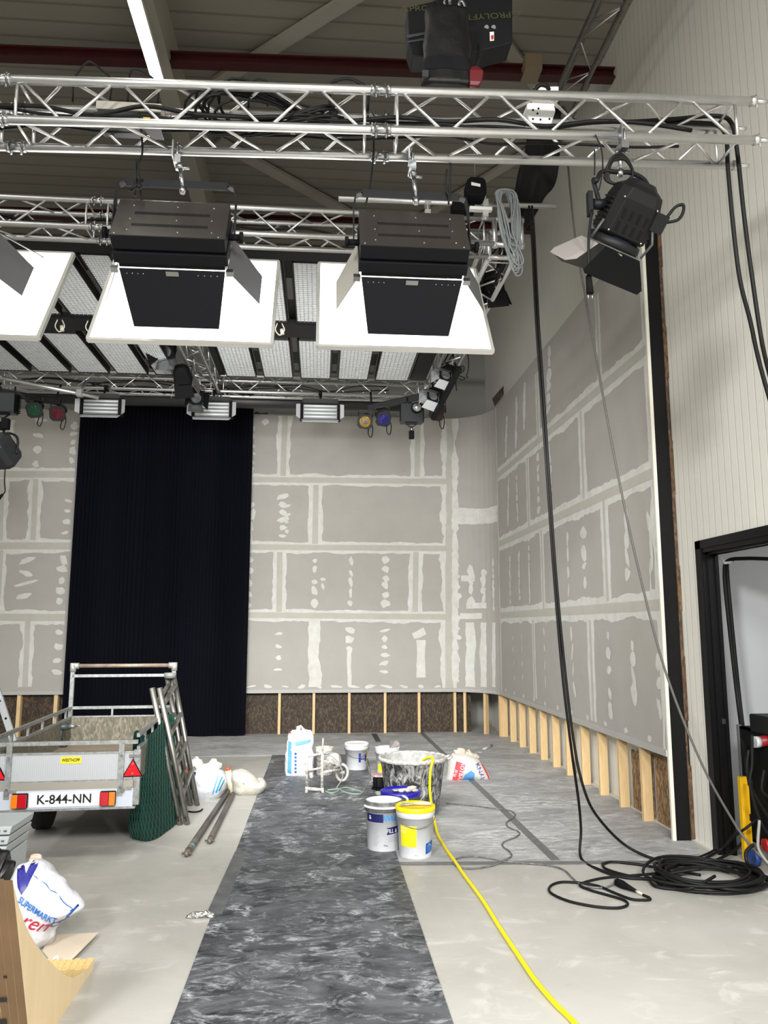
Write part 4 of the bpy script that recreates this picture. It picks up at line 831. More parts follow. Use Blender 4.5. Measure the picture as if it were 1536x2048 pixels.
# ------------------------------------------------------------------ small lights
GREYW = mat('reflector_grey', (120, 122, 122), .4, .2); TUBE = mat('fluorescent_tube', (206, 209, 210), .25); ALLEAF = mat('silver_leaf', (190, 192, 194), .25, .9, bump=(9, .8)); PALELEAF = mat('pale_leaf', (176, 178, 178), .5)
def fluor(x, label):
    y = 10.78; z = 4.865
    t = thing('fluorescent_bank', label, 'studio light', (x, y, z), 'fluorescent banks on the far truss')
    m = MB()
    m.box(x-.29, x+.29, y, y+.09, z-.12, z+.12)
    part('housing', m, DULL, t, bev=.006)
    part('reflector', MB().box(x-.245, x+.245, y-.012, y, z-.105, z+.105), GREYW, t)
    for k in range(4): part('tube', MB().cyl((x-.235, y-.03, z-.078+.052*k), (x+.235, y-.03, z-.078+.052*k), .015, n=10), TUBE, t)
    m = MB()
    for s_ in (-1, 1): m.box(x+s_*.262-.018, x+s_*.262+.018, y-.055, y+.02, z-.12, z+.12)
    part('lamp_holder', m, DULL, t)
    part('barn_door', MB().plate([V(x-.27, y-.03, z-.12), V(x+.27, y-.03, z-.12), V(x+.25, y-.12, z-.175), V(x-.25, y-.12, z-.175)], .006), PALELEAF, t, 'white lower flap')
    part('barn_door', MB().plate([V(x+.27, y-.03, z+.12), V(x-.27, y-.03, z+.12), V(x-.25, y-.12, z+.16), V(x+.25, y-.12, z+.16)], .006), mat('dark_flap', (60, 60, 60), .5), t, 'dark upper flap')
    for s_ in (-1, 1): part('barn_door', MB().plate([V(x+s_*.285, y-.03, z-.11), V(x+s_*.34, y-.08, z-.09), V(x+s_*.34, y-.08, z+.09), V(x+s_*.285, y-.03, z+.11)], .005), PALELEAF, t, 'white side flap')
    part('yoke', MB().beam((x-.28, y+.05, z+.15), (x+.28, y+.05, z+.15), .03, .006).beam((x-.28, y+.05, z+.15), (x-.28, y+.05, z), .03, .006).beam((x+.28, y+.05, z+.15), (x+.28, y+.05, z), .03, .006), BLACK, t)
    part('clamp', MB().cyl((x, y+.05, z+.15), (x, y+.15, ZG-.02), .016, n=8).cbox((x, y+.19, ZG-.0), .05, .08, .07), DULL, t)
fluor(-3.085, 'leftmost of the three white fluorescent banks on the far truss'); fluor(-1.55, 'middle of the three white fluorescent banks on the far truss'); fluor(-.02, 'right of the three white fluorescent banks, left of the yellow lamp')
CAN = mat('par_can_black', (26, 26, 27), .45)
def gel(nm, c): return mat('gel_'+nm, c, .2, spec=.6, bump=(16, 1.0))
def parcan(p, aim, label, gm, r=.105, ang=0, hang=.22):
    p = Vector(p); n = Vector(aim).normalized(); a, c, n = axes_to(n); 
    M_ = Matrix(((a.x, c.x, n.x, p.x), (a.y, c.y, n.y, p.y), (a.z, c.z, n.z, p.z), (0, 0, 0, 1))) @ Matrix.Rotation(R(ang), 4, 'Z')
    t = thing('par_can', label, 'par light', p, 'par cans on the black bars')
    part('can', MB(M_).lathe([(.05, -.22), (.075, -.2), (.08, -.05), (.088, .0)], n=20), CAN, t)
    part('gel_frame', loft(MB(M_), [octo(r, .04, .0), octo(r, .04, .012)]), CAN, t)
    gl = part('gel', MB(M_).lathe([(.078, .0125), (.05, .014), (.001, .0135)], n=20, cap0=False, cap1=False), gm, t, 'coloured filter')
    part('lamp_glint', MB(M_).lathe([(.045, .0142), (.02, .016), (.001, .0165)], n=14, cap0=False, cap1=False), mat('painted_glint', (170, 165, 150), .15, .9) if gm.name == 'gel_yellow' else gm, gl)  # yellow can: bright centre glint painted as a pale disc on the filter
    pl_, pr_ = M_ @ V(-.10, 0, -.1), M_ @ V(.10, 0, -.1); tp = p+V(0, .02, hang)
    part('yoke', MB().tube([pl_, V(pl_.x, tp.y, tp.z-.02), tp+V((pl_.x-p.x)*.8, 0, 0), tp+V((pr_.x-p.x)*.8, 0, 0), V(pr_.x, tp.y, tp.z-.02), pr_], .007, 6), CAN, t)
    part('lead', MB().tube(spl([p+V(.06, .06, .06), p+V(.11, .02, -.08), p+V(.09, 0, -.22), p+V(.05, 0, -.19), p+V(.05, .05, -.08)], 6), .007, 6), RUBBER, t)
dn = V(.15, -.8, -.6)
parcan(P(730, 843, y=10.45), (-.1, -.85, -.5), 'par can with an amber yellow filter on the right black bar', gel('yellow', (128, 100, 12)), ang=8, hang=.17)
parcan(P(767, 838, y=10.5), (.15, -.85, -.5), 'par can with a deep blue filter on the right black bar', gel('blue', (24, 20, 96)), ang=6, hang=.18)
parcan(P(873, 826, y=10.3), (-.45, -.7, -.5), 'par can with a dim red filter under the right light cluster', gel('dim_red', (70, 10, 16)), ang=25, hang=.18)
parcan(P(69, 820, y=10.5), (.1, -.85, -.5), 'par can with a dark green filter on the left black bar', gel('green', (8, 58, 34)), ang=-10, hang=.2)
parcan(P(115, 827, y=10.5), (.05, -.85, -.5), 'par can with a dark red filter at the end of the left black bar', gel('red', (76, 10, 22)), ang=0, hang=.14)
# black bars carrying them
def bar(p0, p1, label, h=.09):
    t = thing('lamp_bar', label, 'lamp bar', (Vector(p0)+Vector(p1))/2)
    part('bar', MB().beam(p0, p1, .06, h), BLACK, t, bev=.008)
    for f_ in (.06, .92): 
        q = Vector(p0).lerp(Vector(p1), f_); part('hanger', MB().cyl(q, V(q.x, q.y+.2, ZG-.02), .014, n=8), BLACK, t)
bar(P(735, 817, y=10.6), P(872, 786, y=10.35), 'right black bar carrying the yellow and blue par cans')
bar(P(-20, 780, y=10.6), P(121, 805, y=10.6), 'left black bar carrying the green and red par cans')
bar(P(866, 838, y=9.9), P(920, 735, y=9.2), 'curved black arm under the light cluster at the far right', .07)
# fan-shaped projector boxes
def projector(p, label, lens=True):
    t = thing('effect_projector', label, 'effect light', p)
    x, y, z = p; part('housing', MB().box(x-.16, x+.16, y-.08, y+.1, z-.13, z+.14), mat('projector_black', (18, 24, 27), .4), t, bev=.012)
    if lens:
        part('lens_barrel', MB().lathe([(.075, 0), (.08, .03), (.075, .05)], n=20).__class__(Matrix.Translation((x+.06, y-.08, z+.06)) @ Matrix.Rotation(R(90), 4, 'X')).lathe([(.075, -.01), (.08, .05), (.07, .06)], n=20), DULL, t)
        part('lens', MB(Matrix.Translation((x+.06, y-.142, z+.06)) @ Matrix.Rotation(R(90), 4, 'X')).lathe([(.06, 0), (.04, .02), (.001, .03)], n=16, cap0=False, cap1=False), mat('lens_glass', (210, 214, 214), .08, .9), t)
    m = MB()
    for k in range(9):
        zz_ = z-.11+.028*k
        m.sphere((x-.165, y-.05, zz_), .007, 6, 4) if lens else None; m.box(x+.16, x+.2 if not lens else x+.172, y-.06, y+.06, zz_-.004, zz_+.004)
    part('cooling_fins', m, DULL, t)
    part('bracket', MB().beam((x-.08, y, z-.14), (x+.08, y, z-.14), .05, .02).beam((x-.08, y, z-.14), (x, y, z-.2), .03, .012).beam((x+.08, y, z-.14), (x, y, z-.2), .03, .012), BLACK, t)
    part('spigot', MB().cyl((x, y, z-.18), (x, y, z-.25), .018, n=8).cyl((x-.03, y, z-.22), (x+.05, y, z-.22), .008, n=6), STEEL, t)
    part('clamp', MB().cbox((x, y, z-.30), .07, .07, .11), DULL, t)
    part('top_hanger', MB().cyl((x-.06, y, z+.13), (x-.06, y, z+.24), .012, n=8).cyl((x+.13, y, z+.13), (x+.13, y, z+.24), .012, n=8), BLACK, t)
    return t
projector(P(823, 828, y=10.4), 'square black effect projector with a round lens right of the blue par can')
projector(P(8, 808, y=10.3), 'dark blue finned effect projector at the left edge under the black bar', False)
# left spot at the frame edge
p = P(4, 905, y=9.6); t = thing('fresnel_light', 'black fresnel spotlight at the left edge hanging in front of the plasterboard', 'studio light', p)
a, c, n = axes_to(V(.25, .75, -.6)); M_ = Matrix(((a.x, c.x, n.x, p.x), (a.y, c.y, n.y, p.y), (a.z, c.z, n.z, p.z), (0, 0, 0, 1)))
part('housing', loft(MB(M_), [octo(.12, .05, -.22), octo(.16, .05, -.17), octo(.16, .05, .1), octo(.14, .05, .16)]), mat('spot_black', (36, 38, 40), .5), t, bev=.01)
part('yoke', MB().tube(spl([p+V(.17, 0, -.02), p+V(.18, 0, .12), p+V(.16, 0, .2), p+V(.09, 0, .24), p+V(0, 0, .24), p+V(-.14, 0, .23), p+V(-.18, 0, .12), p+V(-.18, 0, -.02)], 5), .015, 8), BLACK, t)
part('clamp', MB().cyl(p+V(0, 0, .24), p+V(0, .02, .34), .015, n=8).cbox(p+V(.02, 0, .36), .08, .08, .13), DULL, t)
part('lead', MB().tube(spl([p+V(.05, 0, -.15), p+V(.055, 0, -.35), p+V(.07, 0, -.48), p+V(.04, 0, -.53)], 6), .008, 6), RUBBER, t)
part('plug', MB().cyl(p+V(.045, 0, -.52), p+V(-.02, 0, -.60), .014, .028, n=10), DULL, t)
# four-leaf spots near the middle and right trusses
def leafspot(p, aim, roll, label, leaf_mats, s=1.0, grp=None):
    p = Vector(p); a, c, n = axes_to(Vector(aim)); M_ = Matrix(((a.x, c.x, n.x, p.x), (a.y, c.y, n.y, p.y), (a.z, c.z, n.z, p.z), (0, 0, 0, 1))) @ Matrix.Rotation(R(roll), 4, 'Z') @ Matrix.Scale(s, 4)
    t = thing('leaf_spot', label, 'studio light', p, grp)
    part('housing', loft(MB(M_), [octo(.06, .02, -.2), octo(.1, .03, -.15), octo(.115, .02, 0), octo(.12, .02, .03)]), DULL, t, bev=.008)
    part('lens', MB(M_).lathe([(.085, .031), (.05, .036), (.001, .038)], n=16, cap0=False, cap1=False), mat('grey_lens', (120, 122, 124), .15, .7), t)
    for k in range(4):
        Mk = M_ @ Matrix.Rotation(PI/2*k, 4, 'Z')
        part('barn_door', MB(Mk).plate([(-.115, -.12, .035), (.115, -.12, .035), (.135, -.19, .2), (-.135, -.19, .2)], .003), leaf_mats[k], t, 'silver leaf' if leaf_mats[k] is not DULL else 'black leaf')
    q = M_ @ V(0, 0, -.08); part('yoke', MB().tube([M_ @ V(-.13, 0, -.06), M_ @ V(-.14, .12, -.12), M_ @ V(.14, .12, -.12), M_ @ V(.13, 0, -.06)], .008, 6), BLACK, t)
    return t
leafspot(P(331, 700, y=9.6), (-.1, -.55, -.55), 0, 'upper black spot with silver leaves left of the dividing truss', [ALLEAF, DULL, DULL, DULL], .95)
leafspot(P(366, 758, y=9.9), (.1, .6, -.6), 10, 'lower black spot with its back to the camera left of the dividing truss', [DULL, ALLEAF, DULL, PALELEAF], .95)
leafspot(P(392, 795, y=10.3), (.2, -.7, -.5), 0, 'small black spot with a crumpled silver leaf above the middle fluorescent bank', [ALLEAF, DULL, DULL, DULL], .8)
leafspot(P(893, 748, y=9.6), (-.5, -.4, -.6), 35, 'upper black spot with silver leaves in the cluster at the right truss', [PALELEAF, ALLEAF, ALLEAF, ALLEAF], .75)
leafspot(P(868, 790, y=9.8), (-.5, -.4, -.6), 35, 'lower black spot with silver leaves in the cluster at the right truss', [PALELEAF, ALLEAF, ALLEAF, ALLEAF], .75)
leafspot(P(985, 575, y=7.6), (.1, .5, -.8), 20, 'black spot hanging right of the right lit flood below the drape', [DULL, DULL, DULL, DULL], .9)
# dangling leads near the right cluster
for lb, pts in (('thin black lead with a plug dangling below the right flood', [P(932, 690, y=9.4), P(937, 720, y=9.4), P(936, 742, y=9.4), P(933, 752, y=9.4), P(937, 756, y=9.4)]),
                ('small black cable loop beside the right light cluster', [P(912, 738, y=9.5), P(926, 732, y=9.5), P(927, 742, y=9.5), P(916, 750, y=9.5), P(930, 756, y=9.5), P(924, 760, y=9.5), P(917, 757, y=9.5)]),
                ('short black lead with a bright tip under the right light cluster', [P(911, 758, y=9.5), P(912, 770, y=9.5), P(913, 782, y=9.5)]),
                ('tangle of thin black leads right of the right lit flood', [P(985, 585, y=7.6), P(1000, 590, y=7.6), P(1003, 600, y=7.6), P(990, 604, y=7.6), P(984, 612, y=7.6), P(998, 600, y=7.6)])):
    single('dangling_lead', lb, 'cable', wire(pts, .007), RUBBER)
# black cables bundled on top of the right truss and far truss
for i in range(4):
    rr2 = random.Random(60+i); single('power_cable', '%s black cable lying in the truss right of the light panels' % ORD[i], 'cable', MB().tube(spl([V(1.58+.16*rr2.random(), 6.7+.42*k, ZG+.05+.17*rr2.random()) for k in range(11)], 4), .011, 6), RUBBER, 'cables in the right truss')
for i in range(3):
    rr2 = random.Random(80+i); single('power_cable', '%s black cable lying in the farthest cross truss' % ORD[i], 'cable', MB().tube(spl([V(-4.4+.45*k, 11.02+.16*rr2.random(), ZG+.04+.14*rr2.random()) for k in range(13)], 4), .010, 6), RUBBER, 'cables in the far truss')
for i in range(3):
    rr2 = random.Random(90+i); single('power_cable', '%s black cable lying in the second cross truss' % ORD[i], 'cable', MB().tube(spl([V(-4.2+.45*k, 6.42+.12*rr2.random(), ZG+.04+.12*rr2.random()) for k in range(13)], 4), .010, 6), RUBBER, 'cables in the second truss')
# the silver duct roll behind the far truss and the pipe at left
single('duct_roll', 'long dark roller tube lying behind the farthest cross truss', 'roller', MB().cyl((-4.4, 11.55, 5.22), (1.4, 11.55, 5.22), .10, n=20), mat('roller_grey', (38, 37, 37), .5))
t = thing('side_pipe', 'silver pipe sloping out from the left edge above the leftmost fluorescent bank', 'pipe', P(100, 775, y=10.0))
pa, pb = P(-10, 753, y=10.0), P(197, 795, y=10.2); part('pipe', MB().cyl(pa, pb, .03, n=12), ALU, t)
q = pa.lerp(pb, .82); part('swivel_clamp', MB().cbox(q+V(0, -.02, 0), .07, .08, .09).cyl(q, q+V(0, .2, .24), .02, n=8), ALU, t)
# ================================================================== things on the floor
def drape(src, tgt, d=(0, 1, 0), off=.003, back=1.5):
    """lays the flat print src on the surface tgt along d"""
    d = Vector(d).normalized(); tr = BVHTree.FromPolygons([tuple(v) for v in tgt.v], tgt.f)
    last = None
    for i, v in enumerate(src.v):
        h = tr.ray_cast(v-d*back, d)
        if h[0] is not None: src.v[i] = h[0]-d*off; last = h[0]
        else:
            nr = tr.find_nearest(v); src.v[i] = nr[0]-d*off
    return src
def pgrid(a, b, c, d, n=8, m=8):
    a, b, c, d = map(Vector, (a, b, c, d))
    return MB().surf(lambda u, v: a.lerp(b, u).lerp(d.lerp(c, u), v), n, m)
def polyfill(pts, n=7):
    """polygon as rings round its centre so that it can follow a surface"""
    pts = [Vector(p) for p in pts]; c = sum(pts, V(0, 0, 0))/len(pts); P2 = []
    for p, q in zip(pts, pts[1:]+pts[:1]):
        for k in range(5): P2.append(p.lerp(q, k/5))
    return MB().surf(lambda u, v: c.lerp(P2[int(round(u*len(P2))) % len(P2)], max(v, .001)), len(P2), n, True)
def pillow(out, T, y, nr=9, k=5, ns=.02, fz=4, seed=0, dirv=(0, 1, 0), tilt=None, pw=.5):
    """closed stuffed shape: out = outline points (world), T = half thickness along dirv"""
    out = spl(out, k, True); c = sum(out, V(0, 0, 0))/len(out); d = Vector(dirv).normalized(); n = len(out); m = MB()
    def pt(p, r, s_):
        q = c.lerp(p, r); h = T*max(0, 1-r**2.2)**pw
        nv = mnoise.noise_vector(q*fz+V(seed, seed*2, s_*3))*ns*(1 if r < .99 else .6)+mnoise.noise_vector(q*fz*3.1+V(s_*5, seed, 2))*ns*.42
        return q+d*h*s_+nv
    rs = [math.sin(PI/2*j/nr) for j in range(1, nr+1)]
    front = [[m.vert(pt(p, r, -1)) for p in out] for r in rs]; back_ = [[m.vert(pt(p, r, 1)) for p in out] for r in rs[:-1]]+[front[-1]]
    for rings, flip in ((front, False), (back_, True)):
        cc = m.vert(pt(out[0], 0, -1 if not flip else 1))
        for j in range(n):
            f = (cc, rings[0][j], rings[0][(j+1) % n]); m.face(f if not flip else f[::-1], True)
        for A, B in zip(rings, rings[1:]):
            for j in range(n):
                f = (A[j], B[j], B[(j+1) % n], A[(j+1) % n]); m.face(f if not flip else f[::-1], True)
    return m
INKB = mat('print_blue', (30, 44, 140), .5); INKN = mat('print_navy', (18, 22, 82), .5); INKL = mat('print_light_blue', (92, 158, 214), .5); INKR = mat('print_red', (214, 52, 62), .5); INKG = mat('print_grey', (150, 154, 160), .5); INKY = mat('print_yellow', (238, 218, 20), .45); INKW = mat('print_white', (236, 238, 240), .5); INKC = mat('print_cyan', (30, 140, 214), .5); INKK = mat('print_black', (18, 18, 18), .5)
PLAST = mat('wet_plaster', (226, 224, 218), .7, nz=(18, .3, (188, 186, 180)), bump=(30, .5))
CAKED = mat('plaster_caked', (222, 219, 212), .8, nz=(22, .16, (142, 138, 132)), bump=(40, .7))
# ------------------------------------------------------------------ trailer
TM = Matrix.Translation((-1.955, 6.45, 0)) @ Matrix.Rotation(R(3.8), 4, 'Z')
t = thing('car_trailer', 'open galvanised box trailer with white number plate parked at left', 'trailer', (-1.955, 6.45, 0))
def tp(nm, mb, m, par=None, label=None, **k): return part(nm, mb, m, par or t, label, **k)
def tb(*a): return MB(TM).box(*a)
WL = .53; LT = 2.28
RIB = groove_mat('ribbed_white_steel', (172, 174, 178), 'X', .016, (154, 156, 160), .002, .4)
BEDW = mat('bed_plywood', (128, 116, 98), .7, nz=(5, .3, (104, 94, 78))); BOARD = osb('bed_chipboard', (84, 80, 68), (102, 97, 83), (128, 122, 105))
tp('bed_floor', tb(-WL, WL, .03, LT, .575, .60), BEDW)
tp('tailgate', tb(-WL+.03, WL-.03, 0, .025, .615, .815), RIB)
tp('tailgate_frame', tb(-WL+.02, WL-.02, -.004, .03, .815, .83), GALV); tp('tailgate_frame', tb(-WL+.02, WL-.02, -.004, .03, .605, .618), GALV)
tp('top_rail', tb(-WL, WL, -.01, .02, .885, .915), GALV)
for x in (-.43, .41):
    st = tp('tailgate_strap', tb(x-.021, x+.021, -.018, -.005, .49, .91), GALV)
    for z in (.56, .80): tp('bolt', MB(TM).cyl((x, -.018, z), (x, -.026, z), .012, n=10), STEEL, st)
for x, in ((-WL,), (WL,)):
    tp('corner_post', tb(x-.025, x+.025, -.01, .04, .42, .84), GALV)
    tp('side_panel', tb(x-.012, x+.012, .03, LT, .60, .84), BOARD)
    tp('side_rail', tb(x-.012, x+.012, .0, LT, .935, .965), GALV); tp('side_rail', tb(x-.012, x+.012, .03, LT, .84, .862), GALV)
    for yy in (.35, .8, 1.25, 1.7, 2.1): tp('rail_post', tb(x-.01, x+.01, yy-.012, yy+.012, .86, .94), GALV)
    tp('front_post', tb(x-.02, x+.02, LT, LT+.04, .42, 1.37), GALV)
    m = MB(TM).cyl((x, LT+.02, 1.33), (x, LT+.02, 1.42), .032, n=12).cyl((x, LT+.02, 1.39), (x-.06*(1 if x > 0 else -1), LT+.02, 1.39), .032, n=12)
    tp('pipe_elbow', m, mat('cast_fitting', (186, 186, 182), .45, .6))
tp('front_panel', tb(-WL, WL, LT, LT+.015, .60, .85), BOARD)
for z0, z1 in ((.845, .865), (.935, .965), (1.27, 1.30)): tp('front_rail', tb(-WL, WL, LT, LT+.03, z0, z1), GALV)
for x in (-.1, .35): tp('rail_post', tb(x-.01, x+.01, LT+.005, LT+.025, .865, .935), GALV)
tp('head_pipe', MB(TM).cyl((-WL+.05, LT+.02, 1.39), (WL-.05, LT+.02, 1.39), .021, n=14), mat('rusty_pipe', (120, 92, 72), .5, .3, nz=(10, .25, (168, 158, 146))), None, 'brown rusty pipe')
tp('cross_member', tb(-WL-.01, WL, -.01, .05, .545, .605), mat('cross_member_steel', (166, 162, 152), .5, .6))
for x in (-.36, .5): tp('hinge_block', tb(x-.05, x-.0, -.02, -.01, .535, .56), GALV)
tp('light_bar', tb(-WL, WL-.02, -.015, .0, .41, .548), mat('white_light_bar', (184, 190, 202), .4)); tp('bumper_edge', tb(-WL, WL, -.02, .03, .395, .412), GALV)
np_ = tp('number_plate', tb(-.262, .262, -.024, -.016, .425, .535), mat('plate_white', (232, 234, 238), .4), None, 'white number plate', bev=.003)
Mt = TM @ Matrix.Translation((0, -.026, .48)) @ Matrix.Rotation(R(90), 4, 'X')
tp('plate_text', MB().text('K-844-NN', Mt, .096, wx=.98, bold=.016), INKK, np_)
LR = mat('lamp_red', (176, 16, 30), .15, coat=.5); LO = mat('lamp_orange', (232, 120, 24), .15, coat=.5); REFR = mat('reflector_red', (206, 18, 28), .25)
for s_ in (-1, 1):
    x0, x1 = sorted((.268*s_, .385*s_)); lm = tp('tail_lamp', tb(x0, x1, -.05, -.016, .425, .535), DULL, bev=.008)
    a, c = sorted((.27*s_, .335*s_)); tp('red_lens', tb(a, c, -.06, -.05, .43, .53), LR, lm, bev=.004)
    a, c = sorted((.337*s_, .383*s_)); tp('orange_lens', tb(a, c, -.06, -.05, .43, .53), LO, lm, bev=.004)
    cx = .5*s_-.015*(s_ < 0); tri = tp('reflector_triangle', MB(TM).prism([(cx-.078, -.008, .635), (cx+.078, -.008, .635), (cx, -.008, .775)], (0, -.008, 0)), DULL, None, 'red warning triangle')
    tp('red_face', MB(TM).prism([(cx-.066, -.017, .642), (cx+.066, -.017, .642), (cx, -.017, .762)], (0, -.003, 0)), REFR, tri)
    for z in (.66, .735): tp('screw', MB(TM).cyl((cx, -.018, z), (cx, -.025, z), .008, n=8), STEEL, tri)
    tp('marker_lamp', MB(TM).cyl((.43*s_, -.016, .535), (.43*s_, -.03, .535), .018, n=12), mat('grey_rubber', (110, 108, 104), .6))
tp('red_reflector', MB(TM).cyl((-.54, -.016, .48), (-.54, -.03, .48), .04, n=14), LR)
stk = tp('name_sticker', tb(-.05, .105, -.003, -.0005, .745, .795), INKY, None, 'yellow name sticker')
Mt = TM @ Matrix.Translation((.0275, -.005, .77)) @ Matrix.Rotation(R(90), 4, 'X')
tp('sticker_text', MB().text('WESTHOFF', Mt, .034, wx=.78, bold=.02), INKK, stk)
tp('latch', tb(.47, .555, -.02, -.004, .785, .805), STEEL)
tp('chassis', tb(-.5, .5, .3, LT, .5, .575), mat('underbody', (60, 60, 60), .7))
for s_ in (-1, 1):
    tp('wheel', MB(TM).cyl((.38*s_, 1.15, .27), (.5*s_, 1.15, .27), .27, n=28), mat('tyre', (22, 22, 22), .8))
tp('drawbar', MB(TM).beam((-.45, LT, .45), (0, LT+1.1, .42), .06, .06).beam((.45, LT, .45), (0, LT+1.1, .42), .06, .06).cyl((0, LT+1.0, 0), (0, LT+1.0, .45), .03, n=10), GALV)
# drill standing in the trailer
p = P(122, 1494, z=.601); t2 = thing('cordless_drill', 'black and grey cordless drill standing on the trailer bed', 'drill', p)
part('battery', MB().box(p.x-.055, p.x+.055, p.y-.04, p.y+.04, p.z, p.z+.045), mat('drill_battery', (34, 38, 42), .5), t2, bev=.008)
part('grip', MB().tube([p+V(-.005, 0, .04), p+V(-.012, 0, .1), p+V(-.01, 0, .17)], [.024, .021, .026], 10), mat('drill_grip', (40, 42, 46), .6), t2)
part('motor_body', MB().cyl(p+V(-.075, 0, .19), p+V(.065, 0, .2), .037, .034, n=14), mat('drill_body', (46, 62, 58), .45), t2)
part('chuck', MB().cyl(p+V(.065, 0, .2), p+V(.13, 0, .203), .026, .018, n=12), mat('chuck_grey', (150, 152, 152), .3, .7), t2); part('drill_bit', MB().cyl(p+V(.13, 0, .203), p+V(.19, 0, .206), .006, n=6), STEEL, t2)
q = P(158, 1477, z=.605); single('bolt_head', 'tiny orange cap lying on the trailer bed beside the drill', 'cap', MB().cyl(q, q+V(0, 0, .012), .012, n=8), LO)
# ladder frames leaning on the trailer
for i, dx in enumerate((0, .068)):
    n0, f0 = V(-1.255+dx, 7.58, 0), V(-1.285+dx, 8.36, 0); n1, f1 = V(-1.555+dx, 7.55, 1.24), V(-1.60+dx, 8.5, 1.29)
    t = thing('leaning_ladder', ['grey aluminium ladder frame leaning nearest the trailer side', 'grey aluminium ladder frame leaning on its twin, farther from the trailer'][i], 'ladder', (n0+f0)/2, 'ladder frames leaning on the trailer')
    part('stile', MB().cyl(n0, n1, .026, n=14), ALUD, t); part('stile', MB().cyl(f0, f1, .026, n=14), ALUD, t)
    for k in (.13, .36, .585, .80): part('rung', MB().cyl(n1.lerp(n0, k), f1.lerp(f0, k-.06), .024, n=12), ALUD, t)
    m = MB()
    for k in (.945, .965):
        q = n1.lerp(n0, k); m.cyl(q+V(0, -.03, 0), q+V(0, -.026, 0), .006, n=8)
    part('pin_holes', m, DULL, t)
    if i == 0: part('end_cap', MB().cyl(f1+V(.033, 0, -.02), f1+V(.033, 0, .035), .062, n=18), mat('cap_grey', (120, 122, 122), .5), t)
# green net slung over the corner
def net(u_, v_):
    a = 2*PI*u_; z = .93*(1-v_); w_ = .035+.15*v_; L_ = .80-.22*v_; cx = -1.475-.03*v_+.03*v_*v_; cy = 7.42+.22*v_
    k = 1+.16*mnoise.noise((math.cos(a)*1.7, math.sin(a)*1.7, v_*3)); return V(cx+w_*math.cos(a)*k, cy+L_*math.sin(a)*k, max(.01, z+.04*math.sin(a*3)*(1-v_)))
t = thing('cargo_net', 'dark green cargo net slung over the trailer corner under the ladder frames', 'net', (-1.34, 7.2, 0))
m = MB().surf(net, 30, 12, True); part('net_folds', m, mat('net_dark_green', (10, 40, 34), .9), t)
m = MB(); NU, NV = 46, 14
for s_ in (-1, 1):
    for i in range(NU):
        m.tube([(lambda p_: V(p_.x+.004*(1 if p_.x > -1.49 else -1), 7.5+(p_.y-7.5)*1.008, p_.z))(net(((i+s_*j*.5)/NU) % 1, j/NV)) for j in range(NV+1)], .0026, 4, caps=False)
part('net_mesh', m, mat('net_green', (26, 88, 74), .8), t, 'green knotted mesh')
part('cord', MB().tube(spl([P(292, 1612, z=.05), P(275, 1630, z=.03), P(268, 1655, z=.01), P(262, 1662, z=.01)], 5), .006, 6).tube(spl([P(290, 1640, z=.02), P(300, 1650, z=.01), P(303, 1648, z=.01), P(300, 1640, z=.02)], 5), .006, 6), mat('dark_cord', (20, 34, 34), .7), t)
single('strap_end', 'short black strap end on the floor right of the ladder frames', 'strap', MB().tube(spl([P(370, 1622, z=.01), P(388, 1624, z=.01), P(400, 1622, z=.01), P(405, 1618, z=.01)], 5), .008, 6), RUBBER)
# carrier bag stuffed with paper, bottle, sack
BAGW = mat('bag_plastic_white', (206, 209, 214), .4, bump=(13, 1.0)); PAP = mat('crumpled_paper', (232, 226, 220), .8, bump=(14, .9))
Yb = P(415, 1600, z=0).y+.12
def Y(px, py, y=None): return P(px, py, y=Yb if y is None else y)
bg = pillow([Y(380, 1545), Y(410, 1534), Y(440, 1540), Y(452, 1556), Y(449, 1580), Y(437, 1598), Y(400, 1604), Y(384, 1590), Y(378, 1566)], .16, Yb, ns=.03, seed=1)
t = thing('carrier_bag', 'white carrier bag with blue stripes stuffed with crumpled paper beside the ladder frames', 'bag', Y(415, 1603)); part('bag', bg, BAGW, t)
part('dark_blue_print', drape(pgrid(Y(386, 1542), Y(395, 1541), Y(389, 1572), Y(382, 1578)), bg), INKN, t)
for k, c in ((0, INKL), (7, INKC), (13, mat('print_teal', (40, 130, 150), .5))): part('stripe_print', drape(pgrid(Y(438+k, 1548+k*.4), Y(440.5+k, 1548+k*.4), Y(430+k*.95, 1584-k*.5), Y(427+k*.95, 1584-k*.5)), bg), c, t)
m = MB(); rp = random.Random(3)
for k in range(9):
    q = Y(385+6.2*k, 1535-6*math.sin(k*1.1)-8*(k < 2)); m.sphere(q+V(0, -.02+.05*rp.random(), 0), .045+.02*rp.random(), 7, 5, (1, .8, .7+.5*rp.random()))
pp = MB(); pp.v = [v+mnoise.noise_vector(v*19)*.05 for v in m.v]; pp.f, pp.m, pp.s = m.f, m.m, [False]*len(m.s)
part('paper_stuffing', pp, PAP, t)
q = P(376, 1540, y=Yb); single('orange_wrapper', 'small orange wrapper squeezed between net and paper-stuffed bag', 'wrapper', pillow([q+V(-.03, 0, -.04), q+V(.02, 0, -.05), q+V(.03, 0, .03), q+V(-.01, 0, .05)], .02, Yb, 4, 3), mat('orange_plastic', (214, 110, 40), .5))
yb2 = P(457, 1588, z=0).y; q = P(458, 1588, z=0); t = thing('foam_can', 'pale can with orange cap lying between the white bag and the sack', 'can', q)
q0, q1 = P(462, 1586, y=yb2), P(456, 1541, y=yb2); part('can', MB().cyl(q0, q1, .034, n=14), mat('can_cream_print', (224, 212, 166), .5, nz=(30, .2, (236, 232, 222))), t); part('cap', MB().cyl(q1, q1+(q1-q0).normalized()*.035, .024, n=12), mat('cap_orange', (224, 84, 44), .5), t)
Ys = P(495, 1592, z=0).y+.1; S = lambda a, c: P(a, c, y=Ys)
